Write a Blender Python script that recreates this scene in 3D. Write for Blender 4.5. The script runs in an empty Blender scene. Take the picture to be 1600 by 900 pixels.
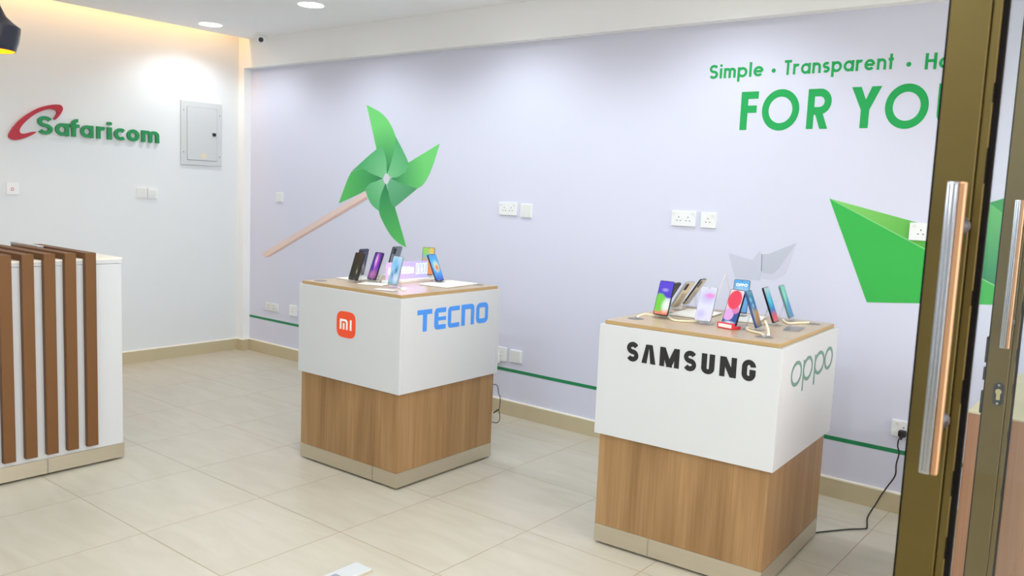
import bpy, bmesh, math, random
from mathutils import Vector, Matrix
random.seed(4)
SC = bpy.context.scene
COL = SC.collection
D2R = math.pi / 180


def lin(r, g, b):
    def f(c):
        c /= 255.0
        return c / 12.92 if c <= .04045 else ((c + .055) / 1.055) ** 2.4
    return (f(r), f(g), f(b), 1.0)


# ------------------------------------------------------------------ camera
cam = bpy.data.cameras.new('camera')
cam.sensor_width = 36.0
cam.lens = 1300.9 / 1600 * 36.0
cam.clip_start = .05
cam.dof.use_dof = True
cam.dof.focus_distance = 3.7
cam.dof.aperture_fstop = 7.1
cam_o = bpy.data.objects.new('camera', cam)
COL.objects.link(cam_o)
CAM = Vector((6.631, -4.5041, 1.5474))
YAW, PIT, ROL = 38.2189 * D2R, -6.4649 * D2R, 2.4605 * D2R
fw = Vector((-math.sin(YAW) * math.cos(PIT), math.cos(YAW) * math.cos(PIT), math.sin(PIT)))
rt = Vector((math.cos(YAW), math.sin(YAW), 0))
up = rt.cross(fw)
r2 = rt * math.cos(ROL) + up * math.sin(ROL)
u2 = -rt * math.sin(ROL) + up * math.cos(ROL)
cam_o.matrix_world = Matrix(((r2.x, u2.x, -fw.x, CAM.x), (r2.y, u2.y, -fw.y, CAM.y), (r2.z, u2.z, -fw.z, CAM.z), (0, 0, 0, 1)))
SC.camera = cam_o

# ------------------------------------------------------------------ world, exposure, light levels
SC.view_settings.view_transform = 'Standard'
SC.view_settings.look = 'None'
SC.view_settings.gamma = 1.0
SC.view_settings.use_curve_mapping = False
SC.view_settings.exposure = 0.82
W = bpy.data.worlds.new('daylight')
SC.world = W
W.use_nodes = True
W.node_tree.nodes['Background'].inputs['Color'].default_value = (1.0, .93, .89, 1)
W.node_tree.nodes['Background'].inputs['Strength'].default_value = 2.7
WALL_W = 19.0            # downlights along the printed wall
SPOT_W = 20.0            # added fill downlights around the kiosks
DEEP_W = 43.0            # added unseen downlights filling the rest of the shop
COVE_W = 12.0             # warm strip above the ceiling edge

ZC = 2.80                # ceiling
XL = -.085               # left wall plane
XR = 7.16                # shopfront plane
YF = -7.2                # wall behind the camera


# ------------------------------------------------------------------ materials
def mat(name, col, rough=.5, metal=0.0, spec=.5, noise=0.0, nscale=20.0, bump=0.0, coat=0.0, stretch=None, emit=None, estr=0.0):
    m = bpy.data.materials.new(name)
    m.use_nodes = True
    nt = m.node_tree
    b = nt.nodes['Principled BSDF']
    b.inputs['Base Color'].default_value = col
    b.inputs['Roughness'].default_value = rough
    b.inputs['Metallic'].default_value = metal
    b.inputs['Specular IOR Level'].default_value = spec
    b.inputs['Coat Weight'].default_value = coat
    if emit:
        b.inputs['Emission Color'].default_value = emit
        b.inputs['Emission Strength'].default_value = estr
    if noise or bump:
        tc = nt.nodes.new('ShaderNodeTexCoord')
        mp = nt.nodes.new('ShaderNodeMapping')
        if stretch:
            mp.inputs['Scale'].default_value = stretch
        n = nt.nodes.new('ShaderNodeTexNoise')
        n.inputs['Scale'].default_value = nscale
        n.inputs['Detail'].default_value = 4
        nt.links.new(tc.outputs['Object'], mp.inputs['Vector'])
        nt.links.new(mp.outputs['Vector'], n.inputs['Vector'])
        if noise:
            mx = nt.nodes.new('ShaderNodeMix')
            mx.data_type = 'RGBA'
            mx.inputs[6].default_value = tuple(c * (1 - noise) for c in col[:3]) + (1,)
            mx.inputs[7].default_value = tuple(min(1, c * (1 + noise)) for c in col[:3]) + (1,)
            nt.links.new(n.outputs['Fac'], mx.inputs[0])
            nt.links.new(mx.outputs[2], b.inputs['Base Color'])
        if bump:
            bp = nt.nodes.new('ShaderNodeBump')
            bp.inputs['Strength'].default_value = bump
            bp.inputs['Distance'].default_value = .002
            nt.links.new(n.outputs['Fac'], bp.inputs['Height'])
            nt.links.new(bp.outputs['Normal'], b.inputs['Normal'])
    return m


def wood(name, dark, mid, light, sx=22.0, sz=1.3, rough=.42, spec=.4, axis='Z'):
    m = bpy.data.materials.new(name)
    m.use_nodes = True
    nt = m.node_tree
    b = nt.nodes['Principled BSDF']
    b.inputs['Roughness'].default_value = rough
    b.inputs['Specular IOR Level'].default_value = spec
    tc = nt.nodes.new('ShaderNodeTexCoord')

    def chan(s1, s2, seed, detail, dist):
        mp = nt.nodes.new('ShaderNodeMapping')
        mp.inputs['Scale'].default_value = (s1, s1, s2) if axis == 'Z' else ((s2, s1, s1) if axis == 'X' else (s1, s2, s1))
        mp.inputs['Location'].default_value = (seed, seed * 1.7, seed * .3)
        n = nt.nodes.new('ShaderNodeTexNoise')
        n.inputs['Scale'].default_value = 1.0
        n.inputs['Detail'].default_value = detail
        n.inputs['Distortion'].default_value = dist
        nt.links.new(tc.outputs['Object'], mp.inputs['Vector'])
        nt.links.new(mp.outputs['Vector'], n.inputs['Vector'])
        return n.outputs['Fac']
    broad = chan(sx * .42, sz * .6, 3.1, 2, .6)
    fine = chan(sx * 7, sz * 2.2, 8.3, 5, .3)
    ad = nt.nodes.new('ShaderNodeMix')
    ad.data_type = 'FLOAT'
    ad.inputs[0].default_value = .38
    nt.links.new(broad, ad.inputs[2])
    nt.links.new(fine, ad.inputs[3])
    cr = nt.nodes.new('ShaderNodeValToRGB')
    e = cr.color_ramp.elements
    e[0].position, e[0].color = .30, dark
    e[1].position, e[1].color = .70, light
    k = e.new(.5)
    k.color = mid
    nt.links.new(ad.outputs[0], cr.inputs['Fac'])
    nt.links.new(cr.outputs['Color'], b.inputs['Base Color'])
    return m


def clear(name, tint=(.95, .97, .97, 1), gloss=.08, rough=.03):
    """thin clear sheet: transparent with a fresnel reflection"""
    m = bpy.data.materials.new(name)
    m.use_nodes = True
    nt = m.node_tree
    nt.nodes.remove(nt.nodes['Principled BSDF'])
    out = nt.nodes['Material Output']
    tr = nt.nodes.new('ShaderNodeBsdfTransparent')
    tr.inputs['Color'].default_value = tint
    gl = nt.nodes.new('ShaderNodeBsdfGlossy')
    gl.inputs['Roughness'].default_value = rough
    lw = nt.nodes.new('ShaderNodeLayerWeight')
    lw.inputs['Blend'].default_value = .25
    fr = nt.nodes.new('ShaderNodeMath')
    fr.operation = 'MULTIPLY_ADD'
    nt.links.new(lw.outputs['Facing'], fr.inputs[0])
    fr.inputs[1].default_value = gloss * 3
    fr.inputs[2].default_value = gloss * .4
    mx = nt.nodes.new('ShaderNodeMixShader')
    nt.links.new(fr.outputs[0], mx.inputs['Fac'])
    nt.links.new(tr.outputs['BSDF'], mx.inputs[1])
    nt.links.new(gl.outputs['BSDF'], mx.inputs[2])
    nt.links.new(mx.outputs['Shader'], out.inputs['Surface'])
    return m


def glow(name, col, strength):
    m = bpy.data.materials.new(name)
    m.use_nodes = True
    b = m.node_tree.nodes['Principled BSDF']
    b.inputs['Base Color'].default_value = col
    b.inputs['Emission Color'].default_value = col
    b.inputs['Emission Strength'].default_value = strength
    return m


def floor_mat():
    m = bpy.data.materials.new('cream_porcelain_tile')
    m.use_nodes = True
    nt = m.node_tree
    b = nt.nodes['Principled BSDF']
    N, L = nt.nodes.new, nt.links.new
    tc = N('ShaderNodeTexCoord')
    sep = N('ShaderNodeSeparateXYZ')
    L(tc.outputs['Object'], sep.inputs[0])

    def math_(op, a, bb=None):
        n = N('ShaderNodeMath')
        n.operation = op
        for i, v in enumerate((a, bb)):
            if v is None:
                continue
            if isinstance(v, (int, float)):
                n.inputs[i].default_value = v
            else:
                L(v, n.inputs[i])
        return n.outputs[0]
    dist = []
    cell = []
    for ax, off in ((0, 2.032), (1, -1.525)):
        t = math_('DIVIDE', math_('SUBTRACT', sep.outputs[ax], off), .6)
        fr = math_('FRACT', t)
        dist.append(math_('MULTIPLY', math_('MINIMUM', fr, math_('SUBTRACT', 1.0, fr)), .6))
        cell.append(math_('FLOOR', t))
    dmin = math_('MINIMUM', dist[0], dist[1])
    grout = N('ShaderNodeMapRange')
    grout.inputs[1].default_value = .0014
    grout.inputs[2].default_value = .0028
    grout.inputs[3].default_value = 1.0
    grout.inputs[4].default_value = 0.0
    L(dmin, grout.inputs[0])
    cv = N('ShaderNodeCombineXYZ')
    L(cell[0], cv.inputs[0])
    L(cell[1], cv.inputs[1])
    wn = N('ShaderNodeTexWhiteNoise')
    wn.noise_dimensions = '3D'
    L(cv.outputs[0], wn.inputs['Vector'])
    # soft veins, shifted tile by tile
    vadd = N('ShaderNodeVectorMath')
    vadd.operation = 'MULTIPLY_ADD'
    L(wn.outputs['Color'], vadd.inputs[0])
    vadd.inputs[1].default_value = (9, 9, 9)
    L(tc.outputs['Object'], vadd.inputs[2])
    mp = N('ShaderNodeMapping')
    mp.inputs['Rotation'].default_value = (0, 0, .5)
    mp.inputs['Scale'].default_value = (1.2, 5.0, 1)
    L(vadd.outputs[0], mp.inputs['Vector'])
    nz = N('ShaderNodeTexNoise')
    nz.inputs['Scale'].default_value = 2.2
    nz.inputs['Detail'].default_value = 6
    nz.inputs['Distortion'].default_value = .8
    L(mp.outputs['Vector'], nz.inputs['Vector'])
    cr = N('ShaderNodeValToRGB')
    e = cr.color_ramp.elements
    e[0].position, e[0].color = .30, FLOOR_A
    e[1].position, e[1].color = .72, FLOOR_B
    L(nz.outputs['Fac'], cr.inputs['Fac'])
    mx = N('ShaderNodeMix')
    mx.data_type = 'RGBA'
    L(grout.outputs[0], mx.inputs[0])
    L(cr.outputs['Color'], mx.inputs[6])
    mx.inputs[7].default_value = lin(168, 152, 122)
    L(mx.outputs[2], b.inputs['Base Color'])
    b.inputs['Roughness'].default_value = .34
    b.inputs['Specular IOR Level'].default_value = .42
    bp = N('ShaderNodeBump')
    bp.inputs['Strength'].default_value = .5
    bp.inputs['Distance'].default_value = .002
    bp.invert = True
    L(grout.outputs[0], bp.inputs['Height'])
    L(bp.outputs['Normal'], b.inputs['Normal'])
    return m


FLOOR_A = lin(190, 184, 167)
FLOOR_B = lin(200, 195, 180)
M = dict(
    floor=floor_mat(),
    wall=mat('white_wall_paint', lin(224, 229, 232), .75, spec=.2, noise=.015, nscale=3, bump=.05),
    soffit=mat('soffit_paint', lin(240, 242, 243), .8, spec=.2, noise=.01, nscale=4),
    mural=mat('lavender_wallpaper', lin(213, 216, 234), .6, spec=.25, noise=.012, nscale=1.5),
    ceiling=mat('ceiling_paint', lin(242, 244, 247), .8, spec=.2, noise=.01, nscale=4),
    skirt=mat('beige_skirting_tile', lin(196, 184, 152), .4, noise=.06, nscale=9, stretch=(1, 1, .3)),
    skirtcap=mat('cream_grout_line', lin(250, 246, 232), .6, noise=.02),
    white=mat('white_laminate', lin(204, 207, 210), .4, spec=.35, noise=.012, nscale=5),
    whiteedge=mat('cream_edge_band', lin(236, 233, 220), .45, noise=.02),
    oak=wood('oak_veneer', lin(130, 99, 62), lin(154, 120, 80), lin(174, 141, 99)),
    oaktop=wood('pale_oak_top', lin(174, 150, 122), lin(188, 166, 138), lin(198, 178, 152), sx=14, rough=.3, spec=.5, axis='X'),
    oakedge=mat('oak_edge_band', lin(178, 148, 100), .45, noise=.06, nscale=30, stretch=(.2, .2, 3)),
    brown=wood('warm_brown_veneer', lin(140, 94, 62), lin(166, 116, 82), lin(182, 132, 96)),
    tan=wood('pale_tan_top', lin(190, 172, 138), lin(203, 186, 152), lin(214, 198, 166), sx=10, axis='X', rough=.35),
    slat=mat('brown_slat_laminate', lin(112, 76, 42), .5, spec=.3, noise=.05, nscale=14, stretch=(3, 3, .4)),
    steel=mat('brushed_steel', lin(206, 198, 180), .3, metal=.85, noise=.05, nscale=3, stretch=(1, 1, 12)),
    black=mat('black_plastic', lin(24, 24, 27), .45, noise=.1),
    gap=mat('black_rubber', lin(20, 17, 16), .9, spec=.1, noise=.1),
    plate=mat('white_switch_plastic', lin(234, 237, 238), .35, noise=.01),
    plate2=mat('cream_blank_plate', lin(222, 226, 224), .4, noise=.01),
    hole=mat('socket_pin_holes', lin(40, 38, 40), .7, noise=.1),
    redmark=mat('red_marking', lin(190, 60, 70), .5, noise=.05),
    panelgrey=mat('grey_enamel', lin(203, 208, 210), .4, noise=.015, nscale=4),
    sticker=mat('faded_yellow_sticker', lin(222, 214, 184), .6, noise=.08, nscale=40),
    screw=mat('screw_metal', lin(150, 150, 152), .35, metal=.8, noise=.05),
    green3d=mat('green_acrylic_letter', lin(28, 140, 80), .35, noise=.03),
    red3d=mat('red_acrylic_swoosh', lin(178, 30, 52), .35, noise=.03),
    greentext=mat('green_print', lin(40, 164, 88), .6, spec=.2, noise=.04, nscale=6),
    stripe=mat('green_stripe_tape', lin(28, 132, 84), .5, noise=.06, nscale=5),
    samsung=mat('black_vinyl', lin(30, 29, 32), .4, noise=.05),
    tecno=mat('blue_vinyl', lin(70, 146, 236), .4, noise=.03),
    oppo=mat('sage_green_vinyl', lin(98, 140, 124), .4, noise=.03),
    orange=mat('orange_red_vinyl', lin(238, 84, 48), .4, noise=.03),
    whitevinyl=mat('white_vinyl', lin(246, 240, 238), .4, noise=.02),
    bronze=mat('bronze_anodised_aluminium', lin(94, 79, 35), .38, metal=.55, noise=.05, nscale=2, stretch=(1, 1, 14)),
    bronze2=mat('bronze_anodised_edge', lin(134, 108, 56), .4, metal=.55, noise=.05, nscale=2, stretch=(1, 1, 14)),
    chrome=mat('satin_steel', lin(176, 178, 184), .25, metal=1.0, noise=.03, nscale=3, stretch=(8, 8, .5)),
    steel_reflection=mat('steel_with_bronze_reflection', lin(190, 144, 106), .3, metal=.7, noise=.04),  # bronze frame mirrored in the steel handle, put into the colour
    brass=mat('brass_lock', lin(200, 186, 140), .3, metal=.9, noise=.05),
    glass=clear('door_glass', (.95, .97, .975, 1), .1),
    acrylic=clear('clear_acrylic', (.985, .99, .99, 1), .12, .15),
    lampblack=mat('black_lamp_enamel', lin(24, 24, 40), .3, spec=.6, noise=.1),
    lampgold=glow('hot_orange_lamp_inside', lin(255, 150, 20), 1.6),
    bulb=glow('warm_bulb', lin(255, 190, 90), 6.0),
    diffuser=glow('downlight_diffuser', (1, 1, 1, 1), 5.0),
    covestrip=glow('warm_led_strip', lin(255, 180, 80), 2.0),
    cable=mat('cream_coiled_cable', lin(238, 226, 194), .45, noise=.04),
    cord=mat('black_cord', lin(34, 33, 36), .5, noise=.1),
    board=mat('white_display_board', lin(242, 242, 236), .4, noise=.02),
    boardedge=mat('board_underside', lin(70, 66, 60), .6, noise=.05),
    grommet=mat('grey_grommet', lin(128, 124, 124), .5, noise=.05),
    card=mat('cream_card', lin(240, 232, 214), .6, noise=.03),
    kraft=mat('brown_card_edge', lin(206, 178, 134), .6, noise=.05),
    redplastic=mat('red_plastic', lin(222, 46, 58), .35, noise=.03),
    grey=mat('blue_grey_panel', lin(150, 156, 164), .5, noise=.03),
    phoneblack=mat('phone_black_frame', lin(22, 22, 28), .3, spec=.6, noise=.1),
    phonenavy=mat('phone_navy_back', lin(58, 66, 96), .3, spec=.6, noise=.08),
    phonegrey=mat('phone_grey_back', lin(112, 122, 136), .3, spec=.6, noise=.08),
    phonecream=mat('phone_cream_back', lin(222, 206, 178), .35, spec=.5, noise=.04),
    phonesilver=mat('phone_silver_frame', lin(168, 176, 186), .3, metal=.6, noise=.05),
    phoneblue=mat('phone_blue_frame', lin(70, 92, 146), .3, metal=.5, noise=.05),
    phoneteal=mat('phone_grey_teal_frame', lin(120, 150, 156), .3, metal=.5, noise=.05),
    lens=mat('lens_glass', lin(16, 16, 20), .1, spec=.8, noise=.1),
)


# ------------------------------------------------------------------ mesh builder
class MB:
    def __init__(s):
        s.bm = bmesh.new()

    def box(s, x0, x1, y0, y1, z0, z1, bev=0.0):
        c = Matrix.Translation(((x0 + x1) / 2, (y0 + y1) / 2, (z0 + z1) / 2))
        v = bmesh.ops.create_cube(s.bm, size=1.0, matrix=c @ Matrix.Diagonal((abs(x1 - x0), abs(y1 - y0), abs(z1 - z0), 1)))['verts']
        if bev:
            es = list({e for q in v for e in q.link_edges})
            bmesh.ops.bevel(s.bm, geom=es, offset=bev, segments=2, affect='EDGES', profile=.5)
        return s

    def prism(s, pts, d0, d1, fr):
        """polygon pts (a,b) extruded from d0 to d1 in frame fr=(O,U,V,N)"""
        O, U, V, N = fr
        a = [s.bm.verts.new(O + U * p[0] + V * p[1] + N * d0) for p in pts]
        b = [s.bm.verts.new(O + U * p[0] + V * p[1] + N * d1) for p in pts]
        n = len(pts)
        s.bm.faces.new(b)
        s.bm.faces.new(a[::-1])
        for i in range(n):
            s.bm.faces.new((a[i], a[(i + 1) % n], b[(i + 1) % n], b[i]))
        return s

    def strip(s, L, R, d0, d1, fr, closed=False):
        """band between two equally long rows of points, extruded"""
        O, U, V, N = fr
        mk = lambda P, d: [s.bm.verts.new(O + U * p[0] + V * p[1] + N * d) for p in P]
        l0, r0, l1, r1 = mk(L, d0), mk(R, d0), mk(L, d1), mk(R, d1)
        n = len(L)
        for i in range(n if closed else n - 1):
            j = (i + 1) % n
            s.bm.faces.new((l1[i], l1[j], r1[j], r1[i]))
            s.bm.faces.new((l0[i], r0[i], r0[j], l0[j]))
            s.bm.faces.new((l0[i], l0[j], l1[j], l1[i]))
            s.bm.faces.new((r0[i], r1[i], r1[j], r0[j]))
        if not closed:
            s.bm.faces.new((l0[0], l1[0], r1[0], r0[0]))
            s.bm.faces.new((l0[-1], r0[-1], r1[-1], l1[-1]))
        return s

    def stroke(s, pts, w, d0, d1, fr, closed=False, sx=1.0):
        P = []
        for p in pts:
            if not P or (Vector((p[0], p[1])) - P[-1]).length > 1e-6:
                P.append(Vector((p[0], p[1])))
        n = len(P)
        L, R = [], []
        for i in range(n):
            a = P[i - 1] if (i > 0 or closed) else None
            b = P[(i + 1) % n] if (i < n - 1 or closed) else None
            t1 = (P[i] - a).normalized() if a is not None else None
            t2 = (b - P[i]).normalized() if b is not None else None
            if t1 is None:
                t1 = t2
            if t2 is None:
                t2 = t1
            n1 = Vector((-t1.y, t1.x))
            n2 = Vector((-t2.y, t2.x))
            m = (n1 + n2)
            m = m.normalized() if m.length > 1e-6 else n1
            k = min(1.6, 1 / max(.2, m.dot(n1)))
            o = m * (w / 2 * k)
            q1, q2 = P[i] + o, P[i] - o
            L.append((q1.x * sx, q1.y))
            R.append((q2.x * sx, q2.y))
        return s.strip(L, R, d0, d1, fr, closed)

    def tube(s, pts, r, seg=8, cap=True):
        P = [Vector(p) for p in pts]
        rings = []
        ref = Vector((0, 0, 1))
        for i, p in enumerate(P):
            t = (P[min(i + 1, len(P) - 1)] - P[max(i - 1, 0)]).normalized()
            if abs(t.dot(ref)) > .95:
                ref = Vector((1, 0, 0)) if abs(t.x) < .8 else Vector((0, 1, 0))
            u = t.cross(ref).normalized()
            v = t.cross(u).normalized()
            rr = r[i] if isinstance(r, (list, tuple)) else r
            rings.append([s.bm.verts.new(p + u * math.cos(k * 2 * math.pi / seg) * rr + v * math.sin(k * 2 * math.pi / seg) * rr) for k in range(seg)])
        for a, b in zip(rings, rings[1:]):
            for k in range(seg):
                s.bm.faces.new((a[k], a[(k + 1) % seg], b[(k + 1) % seg], b[k]))
        if cap:
            s.bm.faces.new(rings[0][::-1])
            s.bm.faces.new(rings[-1])
        return s

    def lathe(s, prof, c=(0, 0, 0), seg=32, ax=(0, 0, 1), close=False):
        ax = Vector(ax).normalized()
        u = ax.orthogonal().normalized()
        v = ax.cross(u)
        c = Vector(c)
        rings = []
        for r, h in prof:
            if r < 1e-6:
                rings.append([s.bm.verts.new(c + ax * h)])
            else:
                rings.append([s.bm.verts.new(c + ax * h + u * r * math.cos(k * 2 * math.pi / seg) + v * r * math.sin(k * 2 * math.pi / seg)) for k in range(seg)])
        pr = list(zip(rings, rings[1:]))
        if close:
            pr.append((rings[-1], rings[0]))
        for a, b in pr:
            for k in range(seg):
                k2 = (k + 1) % seg
                if len(a) == 1 and len(b) == 1:
                    continue
                if len(a) == 1:
                    s.bm.faces.new((a[0], b[k2], b[k]))
                elif len(b) == 1:
                    s.bm.faces.new((a[k], a[k2], b[0]))
                else:
                    s.bm.faces.new((a[k], a[k2], b[k2], b[k]))
        return s

    def obj(s, name, m, parent=None, loc=(0, 0, 0), smooth=False, rot=None):
        bmesh.ops.recalc_face_normals(s.bm, faces=s.bm.faces)
        me = bpy.data.meshes.new(name)
        s.bm.to_mesh(me)
        s.bm.free()
        me.materials.append(m)
        if smooth:
            me.shade_smooth()
            try:
                me.set_sharp_from_angle(angle=40 * D2R)
            except Exception:
                pass
        o = bpy.data.objects.new(name, me)
        COL.objects.link(o)
        o.location = loc
        if rot:
            o.rotation_euler = rot
        if parent:
            o.parent = parent
        return o


def tag(o, label=None, cat=None, group=None, kind=None):
    if label:
        o['label'] = label
    if cat:
        o['category'] = cat
    if group:
        o['group'] = group
    if kind:
        o['kind'] = kind
    return o


def thing(name, label, cat, loc=(0, 0, 0), rot=(0, 0, 0), group=None):
    o = bpy.data.objects.new(name, None)
    COL.objects.link(o)
    o.empty_display_size = .1
    o.location = loc
    o.rotation_euler = rot
    return tag(o, label, cat, group)


V3 = Vector
# frames (origin, u, v, outward normal)
F_MURAL = (V3((0, 0, 0)), V3((1, 0, 0)), V3((0, 0, 1)), V3((0, -1, 0)))        # a = world x, b = z
F_LEFT = (V3((XL, 0, 0)), V3((0, 1, 0)), V3((0, 0, 1)), V3((1, 0, 0)))         # a = world y, b = z
F_FLAT = (V3((0, 0, 0)), V3((1, 0, 0)), V3((0, 1, 0)), V3((0, 0, 1)))
F_FRONT = (V3((0, 0, 0)), V3((1, 0, 0)), V3((0, 0, 1)), V3((0, -1, 0)))


def at(fr, o):
    return (fr[0] - V3(o), fr[1], fr[2], fr[3])


def arc(cx, cy, rx, ry, a0, a1, n=14):
    return [(cx + rx * math.cos((a0 + (a1 - a0) * i / n) * D2R), cy + ry * math.sin((a0 + (a1 - a0) * i / n) * D2R)) for i in range(n + 1)]


def rrect(x0, x1, y0, y1, r, n=5):
    return arc(x1 - r, y1 - r, r, r, 0, 90, n) + arc(x0 + r, y1 - r, r, r, 90, 180, n) + arc(x0 + r, y0 + r, r, r, 180, 270, n) + arc(x1 - r, y0 + r, r, r, 270, 360, n)


def smooth_loop(P, k=4):
    out = []
    n = len(P)
    for i in range(n):
        p0, p1, p2, p3 = (Vector(P[(i + j - 1) % n]) for j in range(4))
        for q in range(k):
            t = q / k
            out.append(tuple(.5 * ((2 * p1) + (p2 - p0) * t + (2 * p0 - 5 * p1 + 4 * p2 - p3) * t * t + (3 * p1 - p0 - 3 * p2 + p3) * t ** 3)))
    return out


def smooth_path(P, k=5):
    P = [Vector(p) for p in P]
    out = []
    for i in range(len(P) - 1):
        p0, p1, p2, p3 = P[max(i - 1, 0)], P[i], P[i + 1], P[min(i + 2, len(P) - 1)]
        for q in range(k):
            t = q / k
            out.append(.5 * ((2 * p1) + (p2 - p0) * t + (2 * p0 - 5 * p1 + 4 * p2 - p3) * t * t + (3 * p1 - p0 - 3 * p2 + p3) * t ** 3))
    out.append(P[-1])
    return out


# ------------------------------------------------------------------ lettering
def glyph(ch, w, xh=.72, H=1.0):
    """strokes ('s', points, closed) and polygons ('p', points) of a geometric sans letter"""
    h = w / 2
    R = xh / 2 - h
    G = []
    S = lambda pts, c=False: G.append(('s', pts, c))
    P = lambda pts: G.append(('p', pts))
    ring = lambda cx: S(arc(cx, xh / 2, R, R, 0, 360, 28)[:-1], True)
    if ch == 'o':
        ring(R + h)
    elif ch == 'a':
        ring(R + h)
        S([(2 * R + h, 0), (2 * R + h, xh)])
    elif ch == 'p':
        ring(R + h)
        S([(h, -.30), (h, xh)])
    elif ch == 'e':
        S([(h * 1.2, xh / 2), (2 * R + h, xh / 2)])
        S(arc(R + h, xh / 2, R, R, 0, 318, 26))
    elif ch == 'c':
        S(arc(R + h, xh / 2, R, R, 48, 312, 22))
    elif ch == 'l':
        S([(h, 0), (h, H * 1.03)])
    elif ch == 'i':
        S([(h, 0), (h, xh)])
        P(rrect(0, w, H - w * .95, H + w * .05, w * .3, 3))
    elif ch == 't':
        S([(.17, 0), (.17, H * .98)])
        S([(0, xh - h), (.34, xh - h)])
    elif ch == 'r':
        q = R * .85
        S([(h, 0), (h, xh)])
        S(arc(h + q, xh - h - q, q, q, 180, 62, 10))
    elif ch == 'n':
        q = R * .82
        S([(h, 0), (h, xh)])
        S(arc(h + q, xh - h - q, q, q, 180, 0, 14) + [(h + 2 * q, 0)])
    elif ch == 'm':
        q = R * .66
        S([(h, 0), (h, xh)])
        for k in (0, 1):
            c = h + q + 2 * q * k
            S(arc(c, xh - h - q, q, q, 180, 0, 12) + [(c + q, 0)])
    elif ch == 'f':
        q = .17
        S([(.16, 0), (.16, H - q - h)] + arc(.16 + q, H - q - h, q, q, 180, 80, 8)[1:])
        S([(0, xh - h), (.42, xh - h)])
    elif ch == 's':
        ry = (xh - w) / 4
        rx = .17
        S(arc(rx + h, xh - h - ry, rx, ry, 35, 270, 12) + arc(rx + h, h + ry, rx, ry, 90, -145, 12)[1:])
    elif ch == 'S':
        ry = (H - w) / 4
        rx = .24
        S(arc(rx + h, H - h - ry, rx, ry, 25, 270, 14) + arc(rx + h, h + ry, rx, ry, 90, -155, 14)[1:])
    elif ch == 'O':
        q = H / 2 - h + .03
        S(arc(q + h, H / 2, q, q, 0, 360, 36)[:-1], True)
    elif ch == 'F':
        S([(h, 0), (h, H)])
        S([(h, H - h), (.46, H - h)])
        S([(h, H * .54), (.43, H * .54)])
    elif ch == 'H':
        S([(h, 0), (h, H)])
        S([(.66 - h, 0), (.66 - h, H)])
        S([(h, H * .53), (.66 - h, H * .53)])
    elif ch == 'T':
        S([(.27, 0), (.27, H)])
        S([(0, H - h), (.54, H - h)])
    elif ch == 'U':
        q = .30 - h
        S([(h, H), (h, q + h)] + arc(h + q, q + h, q, q, 180, 360, 16) + [(h + 2 * q, H)])
    elif ch == 'R':
        mid = H * .45
        q = (H - h - mid) / 2
        S([(h, 0), (h, H)])
        S([(h, H - h), (.34, H - h)] + arc(.34, H - h - q, q, q, 90, -90, 12)[1:] + [(h, mid)])
        P([(.20, mid), (.20 + w * 1.12, mid), (.60, 0), (.60 - w * 1.15, 0)])
    elif ch == 'Y':
        d = w * 1.15
        P([(0, H), (d, H), (.34 + h, H * .44), (.34 - h, H * .44)])
        P([(.68, H), (.68 - d, H), (.34 - h, H * .44), (.34 + h, H * .44)])
        S([(.34, 0), (.34, H * .46)])
    elif ch == 'P':
        mid = H * .42
        q = (H - h - mid) / 2
        S([(h, 0), (h, H)])
        S([(h, H - h), (.34, H - h)] + arc(.34, H - h - q, q, q, 90, -90, 12)[1:] + [(h, mid)])
    elif ch == 'V^':      # a capital A without its bar
        d = w * 1.1
        P([(.0, 0), (d, 0), (.37 + .02, H), (.37 - d + .10, H)])
        P([(.74, 0), (.74 - d, 0), (.37 - .02, H), (.37 + d - .10, H)])
    elif ch == 'M':
        S([(h, 0), (h, H)])
        S([(1.0 - h, 0), (1.0 - h, H)])
        d = w * 1.1
        P([(0, H), (d, H), (.5 + d / 2 + .03, 0), (.5 - d / 2 + .02, 0)])
        P([(1, H), (1 - d, H), (.5 - d / 2 - .03, 0), (.5 + d / 2 - .02, 0)])
    elif ch == 'N':
        S([(h, 0), (h, H)])
        S([(.78 - h, 0), (.78 - h, H)])
        d = w * 1.15
        P([(0, H), (d, H), (.78, 0), (.78 - d, 0)])
    elif ch == 'G':
        rx, ry = .32 - h, .215
        S(arc(h + rx, H - h - ry, rx, ry, 0, 180, 14) + arc(h + rx, h + ry, rx, ry, 180, 360, 14) + [(.64 - h, H * .42)])
        S([(.36, H * .42), (.64, H * .42)])
    return G


def letter(b, ch, x0, x1, z0, H, w, d0, d1, fr, xh=.72):
    """one letter stretched to the width x0..x1, baseline z0, cap height H, stroke w (share of H)"""
    G = glyph(ch, w, xh)
    lo, hi = extent(G, w)
    k = (x1 - x0) / ((hi - lo) * H)
    f2 = (fr[0] + fr[1] * x0 + fr[2] * z0, fr[1], fr[2], fr[3])
    for i, g in enumerate(G):
        e = .0002 * i          # overlapping strokes of one letter never share a plane
        if g[0] == 'p':
            pts = [((p[0] - lo) * H * k, p[1] * H) for p in g[1]]
            b.prism(pts, d0 + e * .3, d1 + e, f2)
        else:
            pts = [((p[0] - lo) * H, p[1] * H) for p in g[1]]
            b.stroke(pts, w * H, d0 + e * .3, d1 + e, f2, g[2], sx=k)


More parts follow.
